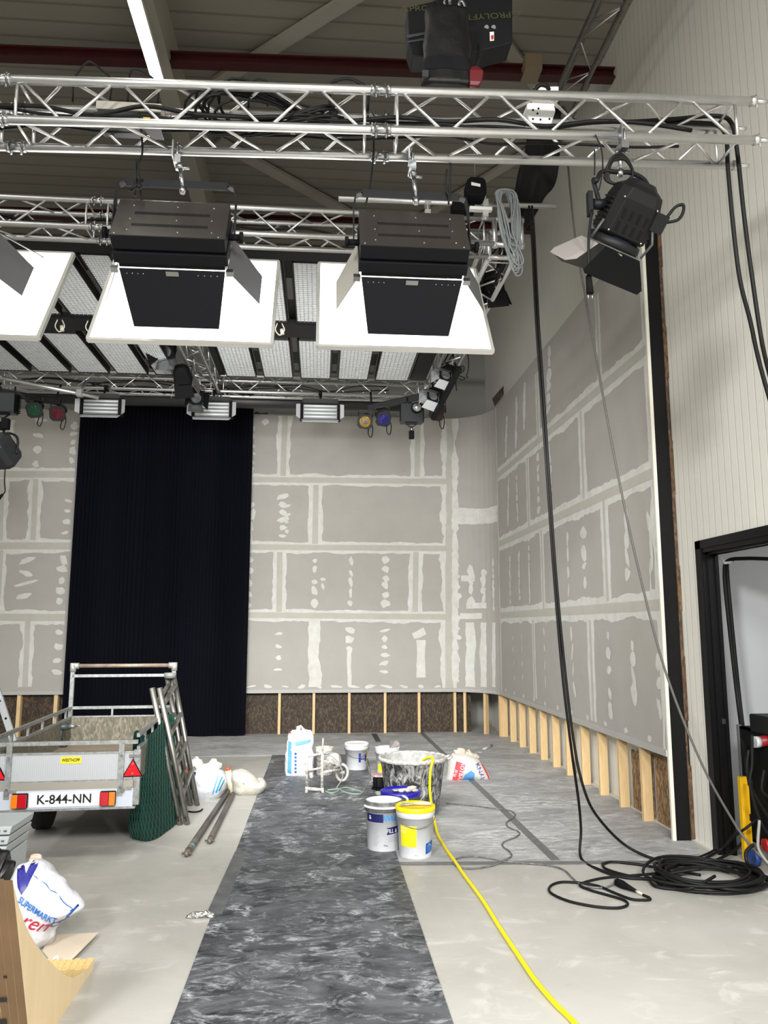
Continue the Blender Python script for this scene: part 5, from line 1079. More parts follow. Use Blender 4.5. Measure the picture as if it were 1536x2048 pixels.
sk = pillow([S(462, 1548), S(480, 1538), S(505, 1550), S(520, 1565), S(527, 1560), S(531, 1574), S(512, 1590), S(485, 1594), S(466, 1585)], .16, Ys, ns=.025, seed=4)
t = thing('white_sack', 'slumped dusty white sack lying right of the paper-stuffed bag', 'sack', S(495, 1594)); part('sack', sk, mat('sack_white', (196, 193, 182), .7, bump=(10, .9)), t)
part('seam', drape(MB().tube([S(470, 1560), S(490, 1562), S(512, 1582), S(528, 1570)], .004, 4), sk, off=.004), mat('seam_grey', (160, 156, 146), .7), t)
# two poles on the floor
for i, (a, c, r, lb) in enumerate(((P(376, 1703, z=.03), P(457, 1582, z=.03), .027, 'longer grey scaffold pole lying on the concrete, nearest the ladder frames'), (P(421, 1678, z=.028), P(466, 1588, z=.028), .025, 'shorter grey scaffold pole lying beside the longer one by the black runner'))):
    t = thing('scaffold_pole', lb, 'pole', (a+c)/2, 'scaffold poles on the floor'); d = (c-a).normalized()
    part('tube', MB().cyl(a, c, r, n=14), mat('dusty_pole', (126, 122, 116), .5, .6, nz=(14, .2, (98, 94, 90))), t)
    part('hook_end', MB().cyl(a-d*.05, a+d*.02, r*.85, r*1.08, n=12).cyl(a-d*.05+V(-.04, 0, 0), a-d*.05+V(.04, 0, 0), .008, n=6).sphere(a-d*.06, .022, 8, 5), mat('rusty_hook', (120, 112, 100), .6, .5), t)
    if i == 0: part('tape_band', MB().cyl(a+d*.12, a+d*.17, r*1.05, n=14), mat('teal_paint', (96, 140, 132), .6), t)
# crumpled foil
a = P(399, 1836, z=.0); m = pillow([a+V(-.09, 0, .005), a+V(-.04, 0, .035), a+V(.03, 0, .04), a+V(.09, 0, .025), a+V(.085, 0, .004), a+V(0, 0, .0)], .03, a.y, 6, 4, ns=.02, fz=20)
m.s = [False]*len(m.s); single('foil_scrap', 'crumpled silver foil scrap on the left edge of the black runner', 'foil', m, mat('foil', (212, 212, 210), .18, 1.0, bump=(40, 1)))
# ------------------------------------------------------------------ plaster corner
# big bag, upright
Yg = P(597, 1553, z=0).y+.08; G = lambda a, c, d=0: P(a, c, y=Yg+d)
bl, br_ = G(570, 1554).x, G(624, 1554).x; hz = G(600, 1466).z
def gb(u_, v_):
    a = 2*PI*u_; c, s_ = math.cos(a), math.sin(a); ex = .5; sx = abs(c)**ex*(1 if c > 0 else -1); sy = abs(s_)**ex*(1 if s_ > 0 else -1)
    k = 1 if v_ < .86 else 1-.75*((v_-.86)/.14)**1.5
    w_ = (br_-bl)/2*(1.0+.06*math.sin(v_*5)); nv = mnoise.noise_vector((sx*2.2, sy*2.2, v_*9))*.02
    return V((bl+br_)/2+w_*sx*(1 if v_ < .86 else (1-.30*((v_-.86)/.14)**1.8))+.02*v_, Yg+.085*sy*k, hz*v_*1.06)+nv
bg = MB().surf(gb, 40, 26, True); bg.face([i*27 for i in range(40)][::-1]); bg.face([i*27+26 for i in range(40)])
t = thing('plaster_bag', 'tall white and blue bag of plaster standing upright on the runner', 'bag', G(597, 1555)); part('bag', bg, mat('plaster_bag_paper', (206, 209, 212), .5, bump=(12, .8)), t)
part('blue_edge_print', drape(pgrid(G(575, 1552), G(583, 1555), G(584, 1482), G(577, 1480)), bg), INKL, t)
part('blue_band_print', drape(pgrid(G(590, 1482), G(622, 1478), G(620, 1484), G(591, 1490)), bg), INKL, t)
for k in range(6): part('symbol_print', drape(polyfill([G(591.5, 1505.5+7.2*k)+V(.016*math.cos(j*PI/4), 0, .016*math.sin(j*PI/4)) for j in range(8)], 3), bg), mat('symbol_blue', (50, 100, 170), .5), t)
part('red_corner_print', drape(polyfill([G(576, 1462), G(584, 1460), G(582, 1466), G(577, 1466)], 3), bg), INKR, t)
for k in range(5): part('text_print', drape(pgrid(G(598, 1508+8*k), G(614, 1508+8*k), G(614, 1510+8*k), G(598, 1510+8*k), 5, 2), bg), mat('print_pale', (190, 198, 210), .5), t)
part('top_fold', MB().prism([G(593, 1453, .0), G(602, 1450), G(604, 1468), G(592, 1466)], (0, .02, 0)).prism([G(602, 1450), G(622, 1472), G(600, 1470)], (0, .02, 0)), mat('plaster_bag_fold', (200, 190, 172), .7), t)
# bucket builder
def bucket(c, r0, r1, h, label, body, rim, lid=None, fill=None, grp=None, handle=True, cuff=.07, ha=-.5):
    t = thing('bucket', label, 'bucket', c, grp); c = Vector(c)
    wall = MB().lathe([(r0*.97, 0), (r0, .01), (r1*.985, h-cuff), (r1*1.0, h-cuff), (r1*1.035, h-cuff+.006), (r1*1.04, h), (r1*.98, h), (r1*.96, h-.02), (r0*.95, .02)], c, 40, cap1=True)
    part('body', wall, body, t)
    part('rim', MB().lathe([(r1*1.03, h-.012), (r1*1.065, h-.008), (r1*1.065, h+.004), (r1*.985, h+.006)], c, 40, cap0=False, cap1=False), rim, t)
    if lid: part('lid', MB().lathe([(r1*1.05, h-.025), (r1*1.075, h-.02), (r1*1.075, h+.008), (r1*1.0, h+.014), (r1*.95, h+.004), (.001, h+.004)], c, 40, cap0=False, cap1=False), lid, t)
    if fill: part('filling', MB().lathe([(r1*.95, h-.07), (r1*.5, h-.062), (.001, h-.055)], c, 30, cap0=False, cap1=False), fill, t)
    if handle:
        pts = [c+V(r1*1.06*math.cos(a), -r1*1.06*abs(math.sin(a))-.01, h-.05+ha*.28*abs(math.sin(a))) for a in [PI*k/14 for k in range(15)]]
        part('handle', MB().tube(pts, .004, 6), mat('wire_handle', (150, 150, 146), .4, .8), t)
    return t
def cyl_print(c, R0, R1, h, a0, a1, z0, z1, off=.0016, n=10, m=4, slant=0):
    """patch on a tapered bucket side; angles in degrees from the camera side, + to the right"""
    def f(u, v):
        a = R(a0+(a1-a0)*u); z = z0+(z1-z0)*v+slant*(u-.5); r = R0+(R1-R0)*z/h+off
        return V(c[0]+r*math.sin(a), c[1]-r*math.cos(a), c[2]+z)
    return MB().surf(f, n, m)
def cyl_text(c, R0, R1, h, st, a, z, size, wx=1.0, off=.0024, roll=0, shear=0, bold=0):
    m = MB().text(st, Matrix.Rotation(R(roll), 4, 'Z'), size, 0, wx=wx, shear=shear, bold=bold)
    for i, v in enumerate(m.v):
        zz = z+v.y; r = R0+(R1-R0)*zz/h+off; aa = R(a)+v.x/r; m.v[i] = V(c[0]+r*math.sin(aa), c[1]-r*math.cos(aa), c[2]+zz)
    return m
BW = mat('bucket_white', (214, 216, 220), .35, nz=(9, .3, (202, 204, 208))); GRIM = mat('bucket_grey_rim', (74, 75, 74), .6, nz=(30, .14, (120, 120, 118)))
kc = P(770, 1706, z=0)+V(0, .13, 0); K0, K1, KH = .132, .152, .385
t = bucket(kc, K0, K1, KH, 'white filler bucket with navy print, grey rim and open plaster inside', BW, GRIM, None, PLAST, handle=False)
part('grey_cuff', MB().lathe([(K1*1.005, KH-.075), (K1*1.05, KH-.07), (K1*1.06, KH-.0), (K1*1.02, KH)], kc, 40, cap0=False, cap1=False), GRIM, t)
part('white_band_handle', MB().tube(spl([kc+V(K1*1.1*math.sin(a), -K1*1.1*math.cos(a), KH-.035-.0*a) for a in [R(x_) for x_ in range(-75, 60, 15)]]+[kc+V(K1*1.25, -.03, KH-.02), kc+V(K1*1.3, .03, KH+.0), kc+V(K1*1.1, .08, KH+.01)], 4), .010, 8), WHITE, t)
part('navy_band', cyl_print(kc, K0, K1, KH, -70, -6, .235, .30), INKN, t)
part('brand_text', cyl_text(kc, K0, K1, KH, 'KNAUF', 17, .268, .062, wx=.6, shear=.15, bold=.025), INKC, t)
nb = part('navy_label', cyl_print(kc, K0, K1, KH, 6, 62, .145, .20, slant=.012), INKN, t); part('label_text', cyl_text(kc, K0, K1, KH, 'FILL &', 24, .168, .046, wx=.8, off=.004), INKW, nb)
part('band_text', cyl_text(kc, K0, K1, KH, '&', -52, .27, .045, off=.004), INKW, t)
for k in range(11): part('small_print', cyl_print(kc, K0, K1, KH, -42, -42+15+8*((k*7) % 3)/2, .055+.0145*k, .0585+.0145*k, n=4, m=1), INKG, t)
for k in range(4): part('small_print', cyl_print(kc, K0, K1, KH, 12, 50, .085+.012*k, .0875+.012*k, n=5, m=1), INKG, t)
part('weight_print', cyl_text(kc, K0, K1, KH, '20kg', 2, .058, .018), mat('print_dark_grey', (70, 76, 90), .5), t)
yc = P(835, 1720, z=0)+V(0, .125, 0); Y0, Y1, YH = .128, .150, .375
t = bucket(yc, Y0, Y1, YH, 'white bucket with yellow lid and yellow label, nearest of the buckets', BW, mat('yellow_rim', (246, 216, 14), .4), mat('yellow_lid', (250, 218, 10), .4), ha=-.28)
part('yellow_label', cyl_print(yc, Y0, Y1, YH, -62, -3, .095, .255), INKY, t)
part('label_text', cyl_text(yc, Y0, Y1, YH, 'READY', -42, .235, .03, wx=1), mat('print_pale_yellow', (250, 242, 170), .5), t); part('label_text', cyl_text(yc, Y0, Y1, YH, 'MIX', -48, .205, .03), mat('print_pale_yellow', (250, 242, 170), .5), t)
bl_ = part('blue_label', cyl_print(yc, Y0, Y1, YH, 30, 66, .045, .125, slant=.018), mat('label_blue', (24, 72, 158), .5), t)
part('mountain_print', drape(MB().text('\u25b2', Matrix.Translation(yc+V(.098, -.2, .105)) @ Matrix.Rotation(R(90), 4, 'X'), .035, 0, wx=1.2), cyl_print(yc, Y0, Y1, YH, 20, 80, 0, .2), off=.004), INKL, bl_)
for k in range(4): part('label_line', cyl_print(yc, Y0, Y1, YH, 36, 60, .058+.01*k, .061+.01*k, off=.003, n=4, m=1), INKL, bl_)
part('size_print', cyl_text(yc, Y0, Y1, YH, '18 kg', -5, .035, .014), INKG, t)
bc = P(806, 1690, z=0)+V(0, .16, 0)
bb_y = P(803, 1592, y=6.93).z
t = bucket((kc.x+.175, 6.98, 0), .135, .165, .385, 'dark grey bucket with royal blue lid behind the two white buckets', mat('bucket_dark_grey', (70, 70, 68), .5), mat('blue_rim', (28, 24, 140), .35), mat('blue_lid', (30, 26, 150), .3), handle=False)
BLc = V(kc.x+.175, 6.98, 0)
# tools on the lids
def scraper(p, ang, label, w=.10, L=.13, hl=.12):
    M_ = Matrix.Translation(p) @ Matrix.Rotation(R(ang), 4, 'Z'); t = thing('filling_knife', label, 'tool', p)
    part('blade', MB(M_).prism([(-w/2, -L, .004), (w/2, -L, .004), (.02, 0, .012), (-.02, 0, .012)], (0, 0, .003)), CAKED, t)
    part('handle', MB(M_).tube([(0, -.01, .016), (0, hl*.5, .02), (0, hl, .018)], [.012, .016, .011], 10), mat('caked_handle', (214, 200, 178), .7), t)
scraper(yc+V(.0, .0, YH+.006), -105, 'plaster-caked filling knife lying on the yellow lid', .12, .12, .13)
scraper(BLc+V(.07, .0, .394), -80, 'white plaster-caked hand float lying on the blue lid', .08, .14, .07)
m = MB()
for k in range(5): m.sphere(BLc+V(.0+.03*k, -.05+.02*(k % 2), .40), .03, 6, 4, (1.2, 1, .5))
single('plaster_lump', 'white lumps of dried plaster on the blue lid', 'plaster', m, CAKED, kind='stuff')
0 and part('plaster_crust', MB().lathe([(K1*.985, KH-.03), (K1*.9, KH-.02), (K1*.7, KH-.028)], kc, 30, cap0=False, cap1=False), CAKED, bpy.data.objects['bucket'])
# mixing tub
tc_ = P(832, 1638, z=0)+V(0, .25, 0); TR, TB, TH = .325, .25, .53
tubm = D.materials.new('splashed_black_tub'); tubm.use_nodes = True; N_ = tubm.node_tree.nodes; L_ = tubm.node_tree.links; b_ = N_['Principled BSDF']
tcn = N_.new('ShaderNodeTexCoord'); mpn = N_.new('ShaderNodeMapping'); mpn.inputs['Scale'].default_value = (1, 1, .38); L_.new(tcn.outputs['Object'], mpn.inputs[0])
nn_ = N_.new('ShaderNodeTexNoise'); nn_.inputs['Scale'].default_value = 20; nn_.inputs['Detail'].default_value = 9; nn_.inputs['Roughness'].default_value = .72; nn_.inputs['Distortion'].default_value = 1.2; L_.new(mpn.outputs[0], nn_.inputs['Vector'])
rp_ = N_.new('ShaderNodeValToRGB'); e = rp_.color_ramp.elements; e[0].position = .45; e[0].color = (*lin((46, 47, 50)), 1); e[1].position = .66; e[1].color = (*lin((226, 226, 224)), 1); L_.new(nn_.outputs[0], rp_.inputs[0]); L_.new(rp_.outputs[0], b_.inputs['Base Color']); b_.inputs['Roughness'].default_value = .7
t = thing('mortar_tub', 'big black mixing tub splashed white with plaster', 'tub', tc_)
part('wall', MB().lathe([(TB*.97, 0), (TB, .012), (TR*.97, TH-.05), (TR*.99, TH-.045), (TR, TH)], tc_, 48, cap1=False), tubm, t)
part('rim', MB().lathe([(TR*.99, TH-.03), (TR*1.05, TH-.025), (TR*1.055, TH), (TR*1.02, TH+.012), (TR*.97, TH+.004), (TR*.96, TH-.03)], tc_, 48, cap0=False, cap1=False), CAKED, t, 'white caked rim')
part('inside', MB().lathe([(TR*.96, TH-.002), (.262, TH-.25), (.25, TH-.33), (.001, TH-.34)], tc_, 48, cap0=False, cap1=False), mat('tub_inside', (196, 196, 193), .75, nz=(14, .25, (120, 120, 120))), t)
part('tub_handle', MB().tube(spl([tc_+V(TR*1.03, -.06, TH-.02), tc_+V(TR*1.18, -.04, TH-.0), tc_+V(TR*1.18, .05, TH), tc_+V(TR*1.03, .07, TH-.02)], 5), .012, 8), CAKED, t)
# yellow hose: out of the tub, over the rim, down and across the floor
yr = tc_.y-TR
hp = [tc_+V(.05, .0, TH-.25), tc_+V(.075, -.16, TH-.02), V(P(866, 1527, y=yr).x, yr+.02, TH+.035), V(P(860, 1548, y=yr).x, yr-.035, TH-.07), V(P(859, 1590, y=yr).x, yr-.03, .27), V(P(864, 1630, y=yr).x, yr-.05, .10), P(874, 1665, z=.02), P(888, 1692, z=.014), P(905, 1716, z=.014), P(930, 1752, z=.014), P(965, 1800, z=.014), P(1000, 1856, z=.014), P(1036, 1910, z=.014), P(1070, 1960, z=.014), P(1108, 2005, z=.014), P(1160, 2060, z=.014), P(1250, 2200, z=.014)]
single('garden_hose', 'bright yellow hose running from the black tub across the floor', 'hose', MB().tube(spl(hp, 8), .0125, 10), mat('hose_yellow', (240, 222, 20), .45))
# other buckets behind
def bucket_px(pxl, pxr, pyb, pyt, label, body, rim, lid=None, fill=None, **k):
    c = P((pxl+pxr)/2, pyb, z=0); r1 = (P(pxr, pyt, y=c.y).x-P(pxl, pyt, y=c.y).x)/2; c = c+V(0, r1*.85, 0); h = P((pxl+pxr)/2, pyt, y=c.y).z
    return bucket(c, r1*.86, r1*.95, h, label, body, rim, lid, fill, **k), c, r1*.86, r1*.95, h
t, c, r0, r1, h = bucket_px(690, 738, 1542, 1487, 'white bucket with navy marks standing behind the plaster-caked frame', BW, WHITE, mat('dusty_white_lid', (226, 226, 224), .6), ha=-.35)
part('navy_mark', cyl_print(c, r0, r1, h, 8, 20, h*.33, h*.68), INKB, t); part('navy_mark', cyl_print(c, r0, r1, h, 45, 62, h*.36, h*.62), INKB, t); part('yellow_stripe', cyl_print(c, r0, r1, h, 62, 80, h*.3, h*.76), INKY, t); part('navy_mark', cyl_print(c, r0, r1, h, 20, 45, h*.43, h*.47), INKB, t)
t, c, r0, r1, h = bucket_px(752, 801, 1558, 1494, 'white and yellow bucket with a trowel on its rim behind the black tub', BW, WHITE, None, PLAST, ha=-.3)
part('yellow_label', cyl_print(c, r0, r1, h, -60, -20, h*.22, h*.48), INKY, t); part('yellow_label', cyl_print(c, r0, r1, h, -10, 40, h*.6, h*.8), mat('label_lime', (226, 222, 90), .5), t)
q = c+V(.05, -.03, h); t = thing('trowel', 'grey trowel standing on the rim of the white and yellow bucket', 'tool', q)
part('blade', MB().prism([q+V(-.03, 0, -.02), q+V(.1, 0, -.02), q+V(.1, .02, .05), q+V(.055, .03, .08), q+V(-.015, .02, .075)], (0, .006, 0)), mat('trowel_grey', (104, 100, 96), .5, .4), t); part('handle', MB().cyl(q+V(.06, -.01, -.01), q+V(.075, -.02, .06), .006, n=6), CAKED, t)
t, c, r0, r1, h = bucket_px(630, 667, 1552, 1494, 'cream plaster-smeared bucket behind the caked frame beside the tall bag', CAKED, mat('cream_rim', (206, 204, 180), .6), None, PLAST, handle=False)
# plaster-caked tube frame on a wheel
CF = P(630, 1587, z=0); t = thing('caked_frame', 'plaster-caked tubular pump frame with a small wheel', 'frame', CF); yf = CF.y; F_ = lambda a, c, d=0: P(a, c, y=yf+d)
for a, c, r in ((F_(613, 1508), F_(614, 1575), .017), (F_(645, 1508), F_(644, 1578), .017)): part('upright', MB().cyl(a, c, r, n=10), CAKED, t)
part('mast', MB().cyl(F_(646, 1476), F_(645, 1512), .010, n=8), CAKED, t)
for a, c, r in ((F_(613, 1513), F_(646, 1507), .015), (F_(614, 1541), F_(644, 1536), .012), (F_(614, 1577), F_(645, 1580), .019)): part('cross_tube', MB().cyl(a, c, r, n=10), CAKED, t)
part('foot', MB().tube([F_(614, 1573), F_(613, 1583), F_(610, 1589)], [.02, .018, .014], 8), CAKED, t); part('foot', MB().tube([F_(644, 1576), F_(645, 1584), F_(648, 1590)], [.02, .018, .014], 8), CAKED, t)
part('arm', MB().cyl(F_(645, 1544), F_(684, 1539, .25), .016, n=10), CAKED, t); part('arm', MB().cyl(F_(645, 1520, .0), F_(680, 1534, .25), .01, n=8), CAKED, t)
part('hopper', pillow([F_(617, 1542, .08), F_(627, 1540, .08), F_(627, 1556, .08), F_(619, 1557, .08)], .05, yf, 5, 4), CAKED, t)
part('pump_block', pillow([F_(650, 1520, .25), F_(664, 1505, .25), F_(680, 1512, .25), F_(682, 1532, .25), F_(662, 1541, .25), F_(648, 1538, .25)], .08, yf, 6, 4, ns=.02), CAKED, t)
wc = F_(684, 1545, .25); part('wheel', MB().tube([wc+V(.065*math.cos(2*PI*j/20), .02*math.sin(2*PI*j/20), .085*math.sin(2*PI*j/20)) for j in range(20)], .016, 8, True), CAKED, t); part('hub', MB().cyl(wc+V(-.03, 0, 0), wc+V(.03, 0, 0), .02, n=8), CAKED, t)
part('bent_hose', MB().tube(spl([F_(648, 1511), F_(662, 1512), F_(676, 1524), F_(685, 1545), F_(683, 1560), F_(672, 1577)], 6), .006, 6), mat('caked_hose', (150, 150, 148), .7), t)
single('green_cable', 'thin pale green cable looped on the floor right of the caked frame', 'cable', MB().tube(spl([P(650, 1582, z=.012), P(662, 1586, z=.012), P(674, 1583, z=.012), P(682, 1577, z=.012), P(694, 1575, z=.012), P(712, 1580, z=.012), P(724, 1584, z=.012), P(718, 1588, z=.012), P(700, 1587, z=.012), P(684, 1582, z=.012), P(678, 1578, z=.012), P(655, 1580, z=.012)], 6), .008, 6), mat('pale_green_cable', (140, 164, 150), .6))
single('grey_lead', 'thin grey lead from the green cable up to the white bucket', 'cable', MB().tube(spl([P(726, 1584, z=.012), P(735, 1568, z=.012), P(741, 1552, z=.012), P(739, 1535, z=.03), P(734, 1515, y=P(738, 1552, z=0).y+.1)], 6), .006, 6), mat('grey_lead', (132, 132, 130), .6))
# cable reel
rc_ = P(758, 1583, z=0)+V(.01, .08, 0); t = thing('cable_reel', 'black cable reel with a dusty white top disc left of the tub', 'cable reel', rc_)
part('flange', MB().lathe([(.085, .012), (.09, .02), (.085, .03)], rc_, 24), DULL, t); part('flange', MB().lathe([(.09, .15), (.095, .158), (.09, .17)], rc_, 24), mat('dusty_disc', (206, 202, 200), .7, nz=(20, .2, (170, 90, 90))), t)
part('wound_cable', MB().lathe([(.06, .03), (.075, .045), (.07, .06), (.078, .08), (.07, .1), (.077, .12), (.06, .15)], rc_, 20, cap0=False, cap1=False), RUBBER, t)
for a in (-.5, .6): part('strut', MB().cyl(rc_+V(.085*math.sin(a), -.085*math.cos(a), .0), rc_+V(.085*math.sin(a), -.085*math.cos(a), .155), .007, n=6), DULL, t)
# half-empty bag at right
Yr = P(935, 1560, z=0).y+.1; Q = lambda a, c: P(a, c, y=Yr)
rbg = pillow([Q(900, 1512), Q(925, 1508), Q(950, 1512), Q(966, 1530), Q(981, 1558), Q(940, 1562), Q(896, 1566), Q(895, 1545)], .17, Yr, ns=.02, seed=7)
t = thing('plaster_bag', 'half-empty white bag with red and blue print right of the tub', 'bag', Q(935, 1564)); part('bag', rbg, mat('half_bag_paper', (206, 202, 197), .6, bump=(11, .8)), t)
rp1 = part('red_print', drape(pgrid(Q(899, 1565), Q(916, 1565), Q(926, 1523), Q(909, 1519)), rbg), mat('bag_red', (222, 70, 82), .55), t)
Mq = lambda a, c, ro: Matrix.Translation(Q(a, c)+V(0, -.3, 0)) @ Matrix.Rotation(R(90), 4, 'X') @ Matrix.Rotation(R(ro), 4, 'Z')
part('print_text', drape(MB().text('ROTBAND', Mq(916, 1545, -104), .062, 0), rbg, off=.007), INKW, rp1); part('print_text', drape(MB().text('30 kg', Mq(907, 1542, -104), .04, 0), rbg, off=.007), INKW, rp1)
part('blue_print', drape(polyfill([Q(919, 1563), Q(943, 1565), Q(944, 1542), Q(937, 1536), Q(924, 1545)], 4), rbg), INKL, t)
part('brand_text', drape(MB().text('KNAUF', Mq(957, 1544, -72), .08, 0), rbg, off=.006), INKB, t)
part('red_edge_print', drape(pgrid(Q(958, 1521), Q(961, 1520), Q(977, 1554), Q(974, 1556)), rbg), INKR, t)
m = MB(); rp = random.Random(9)
for k in range(10): m.sphere(Q(911+4.6*k, 1512-6*math.sin(k*.5)-3*rp.random())+V(0, .04*rp.random(), 0), .035+.02*rp.random(), 7, 5, (1, .8, .8))
pp = MB(); pp.v = [v+mnoise.noise_vector(v*19)*.045 for v in m.v]; pp.f, pp.m, pp.s = m.f, m.m, [False]*len(m.f); part('crumpled_top', pp, mat('bag_inner', (196, 186, 170), .8, bump=(18, .8)), t)
a, c = P(966, 1507, z=.01), P(984, 1491, z=.02); t = thing('taping_knife', 'plaster-smeared bent tool lying behind the half-empty bag', 'tool', a)
mid = P(967, 1499, z=.012); part('rod', MB().tube([P(951, 1504, z=.012), P(964, 1505, z=.012), mid], .008, 6), CAKED, t); part('handle', MB().cyl(mid, c, .018, n=8), CAKED, t)
# grey plaster-splashed cable snaking over the vinyl, black extension lead with socket
zc = .011
snake = [(893, 1607), (940, 1611), (990, 1617), (1018, 1621), (1030, 1628), (1026, 1636), (1013, 1645), (1018, 1655), (1038, 1664), (1034, 1673), (1008, 1684), (1006, 1693), (1018, 1702), (1023, 1712), (1008, 1721), (985, 1731), (945, 1737), (918, 1734), (907, 1724), (920, 1715), (950, 1713), (985, 1718), (1010, 1723), (1060, 1727), (1100, 1731), (1128, 1740), (1145, 1756), (1160, 1768), (1180, 1774), (1208, 1775), (1232, 1767)]
single('extension_lead', 'thin dark cable splashed with plaster snaking over the grey vinyl', 'cable', MB().tube(spl([P(a, c, z=zc) for a, c in snake], 6), .0065, 6), mat('splashed_cable', (62, 62, 64), .6, nz=(30, .2, (130, 130, 130))))
t = thing('extension_socket', 'black rubber socket of the extension lead in front of the cable heap', 'socket', P(1250, 1772, z=0))
a, c = P(1234, 1764, z=.03), P(1272, 1782, z=.022); d = (c-a).normalized(); part('socket_body', MB().tube([a, a+d*.05, a+d*.10, c], [.026, .028, .02, .011], 12), DULL, t)
part('sleeve', MB().cyl(c, c+d*.05, .008, n=8), mat('pale_sleeve', (206, 200, 176), .6), t); part('socket_face', MB().cyl(a-d*.012, a, .024, n=12), mat('socket_grey', (96, 96, 96), .5), t)
lead = [(1286, 1790), (1298, 1795), (1300, 1799), (1285, 1800), (1262, 1798), (1232, 1787), (1196, 1772), (1162, 1766), (1125, 1764), (1104, 1770), (1098, 1780), (1108, 1790), (1140, 1803), (1190, 1813), (1232, 1816), (1252, 1812), (1255, 1806), (1245, 1799), (1215, 1790), (1180, 1780), (1160, 1769), (1200, 1757), (1250, 1752), (1300, 1748), (1340, 1742)]
single('extension_lead', 'black extension lead lying in a flat loop on the concrete in front', 'cable', MB().tube(spl([P(a, c, z=zc) for a, c in lead], 6), .009, 6), RUBBER)
# heap of black cable
m = MB(); rh = random.Random(12); hc = P(1414, 1762, z=0)
for k in range(13):
    ox, oy = -.03+.10*rh.random(), -.06+.10*rh.random(); ax = .26+.16*rh.random(); ay = .20+.14*rh.random(); zz = .010+.0042*k; ro = rh.random()*6
    m.tube([hc+V(ox+ax*math.cos(2*PI*j/40)*(1+.05*math.sin(3*2*PI*j/40+ro)), oy+ay*math.sin(2*PI*j/40)*(1+.06*math.sin(2*2*PI*j/40+ro)), zz+.012*math.sin(2*PI*j/40*2+ro)+.012) for j in range(40)], .011, 6, True)
m.tube(spl([P(1205, 1728, z=.012), P(1225, 1724, z=.012), P(1270, 1728, z=.012), P(1330, 1738, z=.012), P(1400, 1750, z=.07)], 6), .011, 6)
m.tube(spl([P(1205, 1728, z=.012), P(1212, 1738, z=.012), P(1250, 1750, z=.014), P(1300, 1758, z=.014), P(1350, 1745, z=.05), P(1400, 1738, z=.08)], 6), .011, 6)
m.tube(spl([P(1298, 1758, z=.014), P(1310, 1772, z=.014), P(1350, 1778, z=.014), P(1390, 1774, z=.05), P(1430, 1752, z=.09)], 6), .011, 6)
single('cable_heap', 'heap of thick black cable coiled on the floor in front of the doorway', 'cable coil', m, RUBBER)
for lb, pts in (('black cable rising from the heap to the gear in the doorway', [P(1330, 1735, z=.05), P(1395, 1722, z=.03), P(1440, 1700, z=.05), P(1470, 1672, z=.2), P(1500, 1650, z=.3), P(1545, 1612, z=.42)]),
                ('second black cable running low from the heap into the doorway', [P(1340, 1742, z=.06), P(1400, 1732, z=.04), P(1450, 1712, z=.05), P(1480, 1690, z=.1), P(1510, 1650, z=.25), P(1520, 1560, z=.5)])):
    single('power_cable', lb, 'cable', MB().tube(spl(pts, 6), .011, 6), RUBBER)
# ------------------------------------------------------------------ gear in the doorway
def D_(px, py, y): return P(px, py, y=y)
cx0 = D_(1493, 1600, 6.15).x
t = thing('flight_case', 'black flight case rack with silver edges standing inside the doorway', 'flight case', (cx0+.35, 6.1, 0))
zt = D_(1493, 1458, 6.0).z
part('shell', MB().box(cx0, cx0+.02, 5.75, 6.2, .14, zt).box(cx0, cx0+.75, 6.18, 6.2, .14, zt).box(cx0, cx0+.75, 5.75, 6.2, .14, .16).box(cx0, cx0+.75, 5.75, 6.2, zt-.02, zt).box(cx0+.73, cx0+.75, 5.75, 6.2, .14, zt), DULL, t)
for y in (5.74, 6.2): part('edge_profile', MB().box(cx0-.012, cx0+.02, y-.015, y+.01, .12, zt+.01), mat('case_profile', (150, 152, 152), .4, .7), t)
zs = D_(1510, 1537, 5.9).z; part('shelf', MB().box(cx0+.02, cx0+.73, 5.76, 6.18, zs-.03, zs), mat('shelf_silver', (170, 172, 172), .4, .5), t)
part('shelf', MB().box(cx0+.02, cx0+.73, 5.78, 6.18, zs-.1, zs-.07), mat('shelf_silver', (170, 172, 172), .4, .5), t)
part('lid_tray', MB().box(cx0-.02, cx0+.8, 5.68, 6.0, zt-.02, zt+.12), BLACK, t, bev=.015)
for k, (px, py) in enumerate(((1516, 1484),)):
    q = D_(px, py, 5.8); cn = part('red_socket', MB().cyl(q, q+V(.14, 0, .02), .04, n=14), mat('socket_red', (136, 22, 36), .4), t); part('grey_collar', MB().cyl(q+V(-.03, 0, 0), q+V(.01, 0, 0), .042, n=14), mat('collar_grey', (190, 192, 194), .4), cn)
q = D_(1528, 1690, 5.9); part('red_socket', MB().cyl(q, q+V(.12, 0, 0), .045, n=14), mat('socket_red2', (176, 24, 34), .4), t)
q = D_(1509, 1717, 5.95); q.z = .06
part('caster', MB().cyl(q+V(-.02, 0, .0), q+V(.02, 0, 0), .06, n=18), mat('caster_blue', (34, 66, 130), .5), t)
part('caster', MB().cyl(q+V(.5, 0, 0), q+V(.54, 0, 0), .06, n=18), mat('caster_blue', (34, 66, 130), .5), t)
for i, pts in enumerate(([(1497, 1500, 5.7), (1494, 1540, 5.7), (1505, 1580, 5.7), (1540, 1640, 5.7)], [(1504, 1470, 5.66), (1504, 1530, 5.66), (1500, 1570, 5.66), (1520, 1640, 5.66), (1545, 1680, 5.66)], [(1528, 1540, 5.68), (1524, 1580, 5.68), (1545, 1600, 5.68)])):
    single('power_cable', ['black cable hanging down the left edge of the flight case', 'black cable looping over the front of the flight case', 'short black cable hanging from the flight case shelf'][i], 'cable', MB().tube(spl([D_(*a) for a in pts], 6), .011, 6), RUBBER)
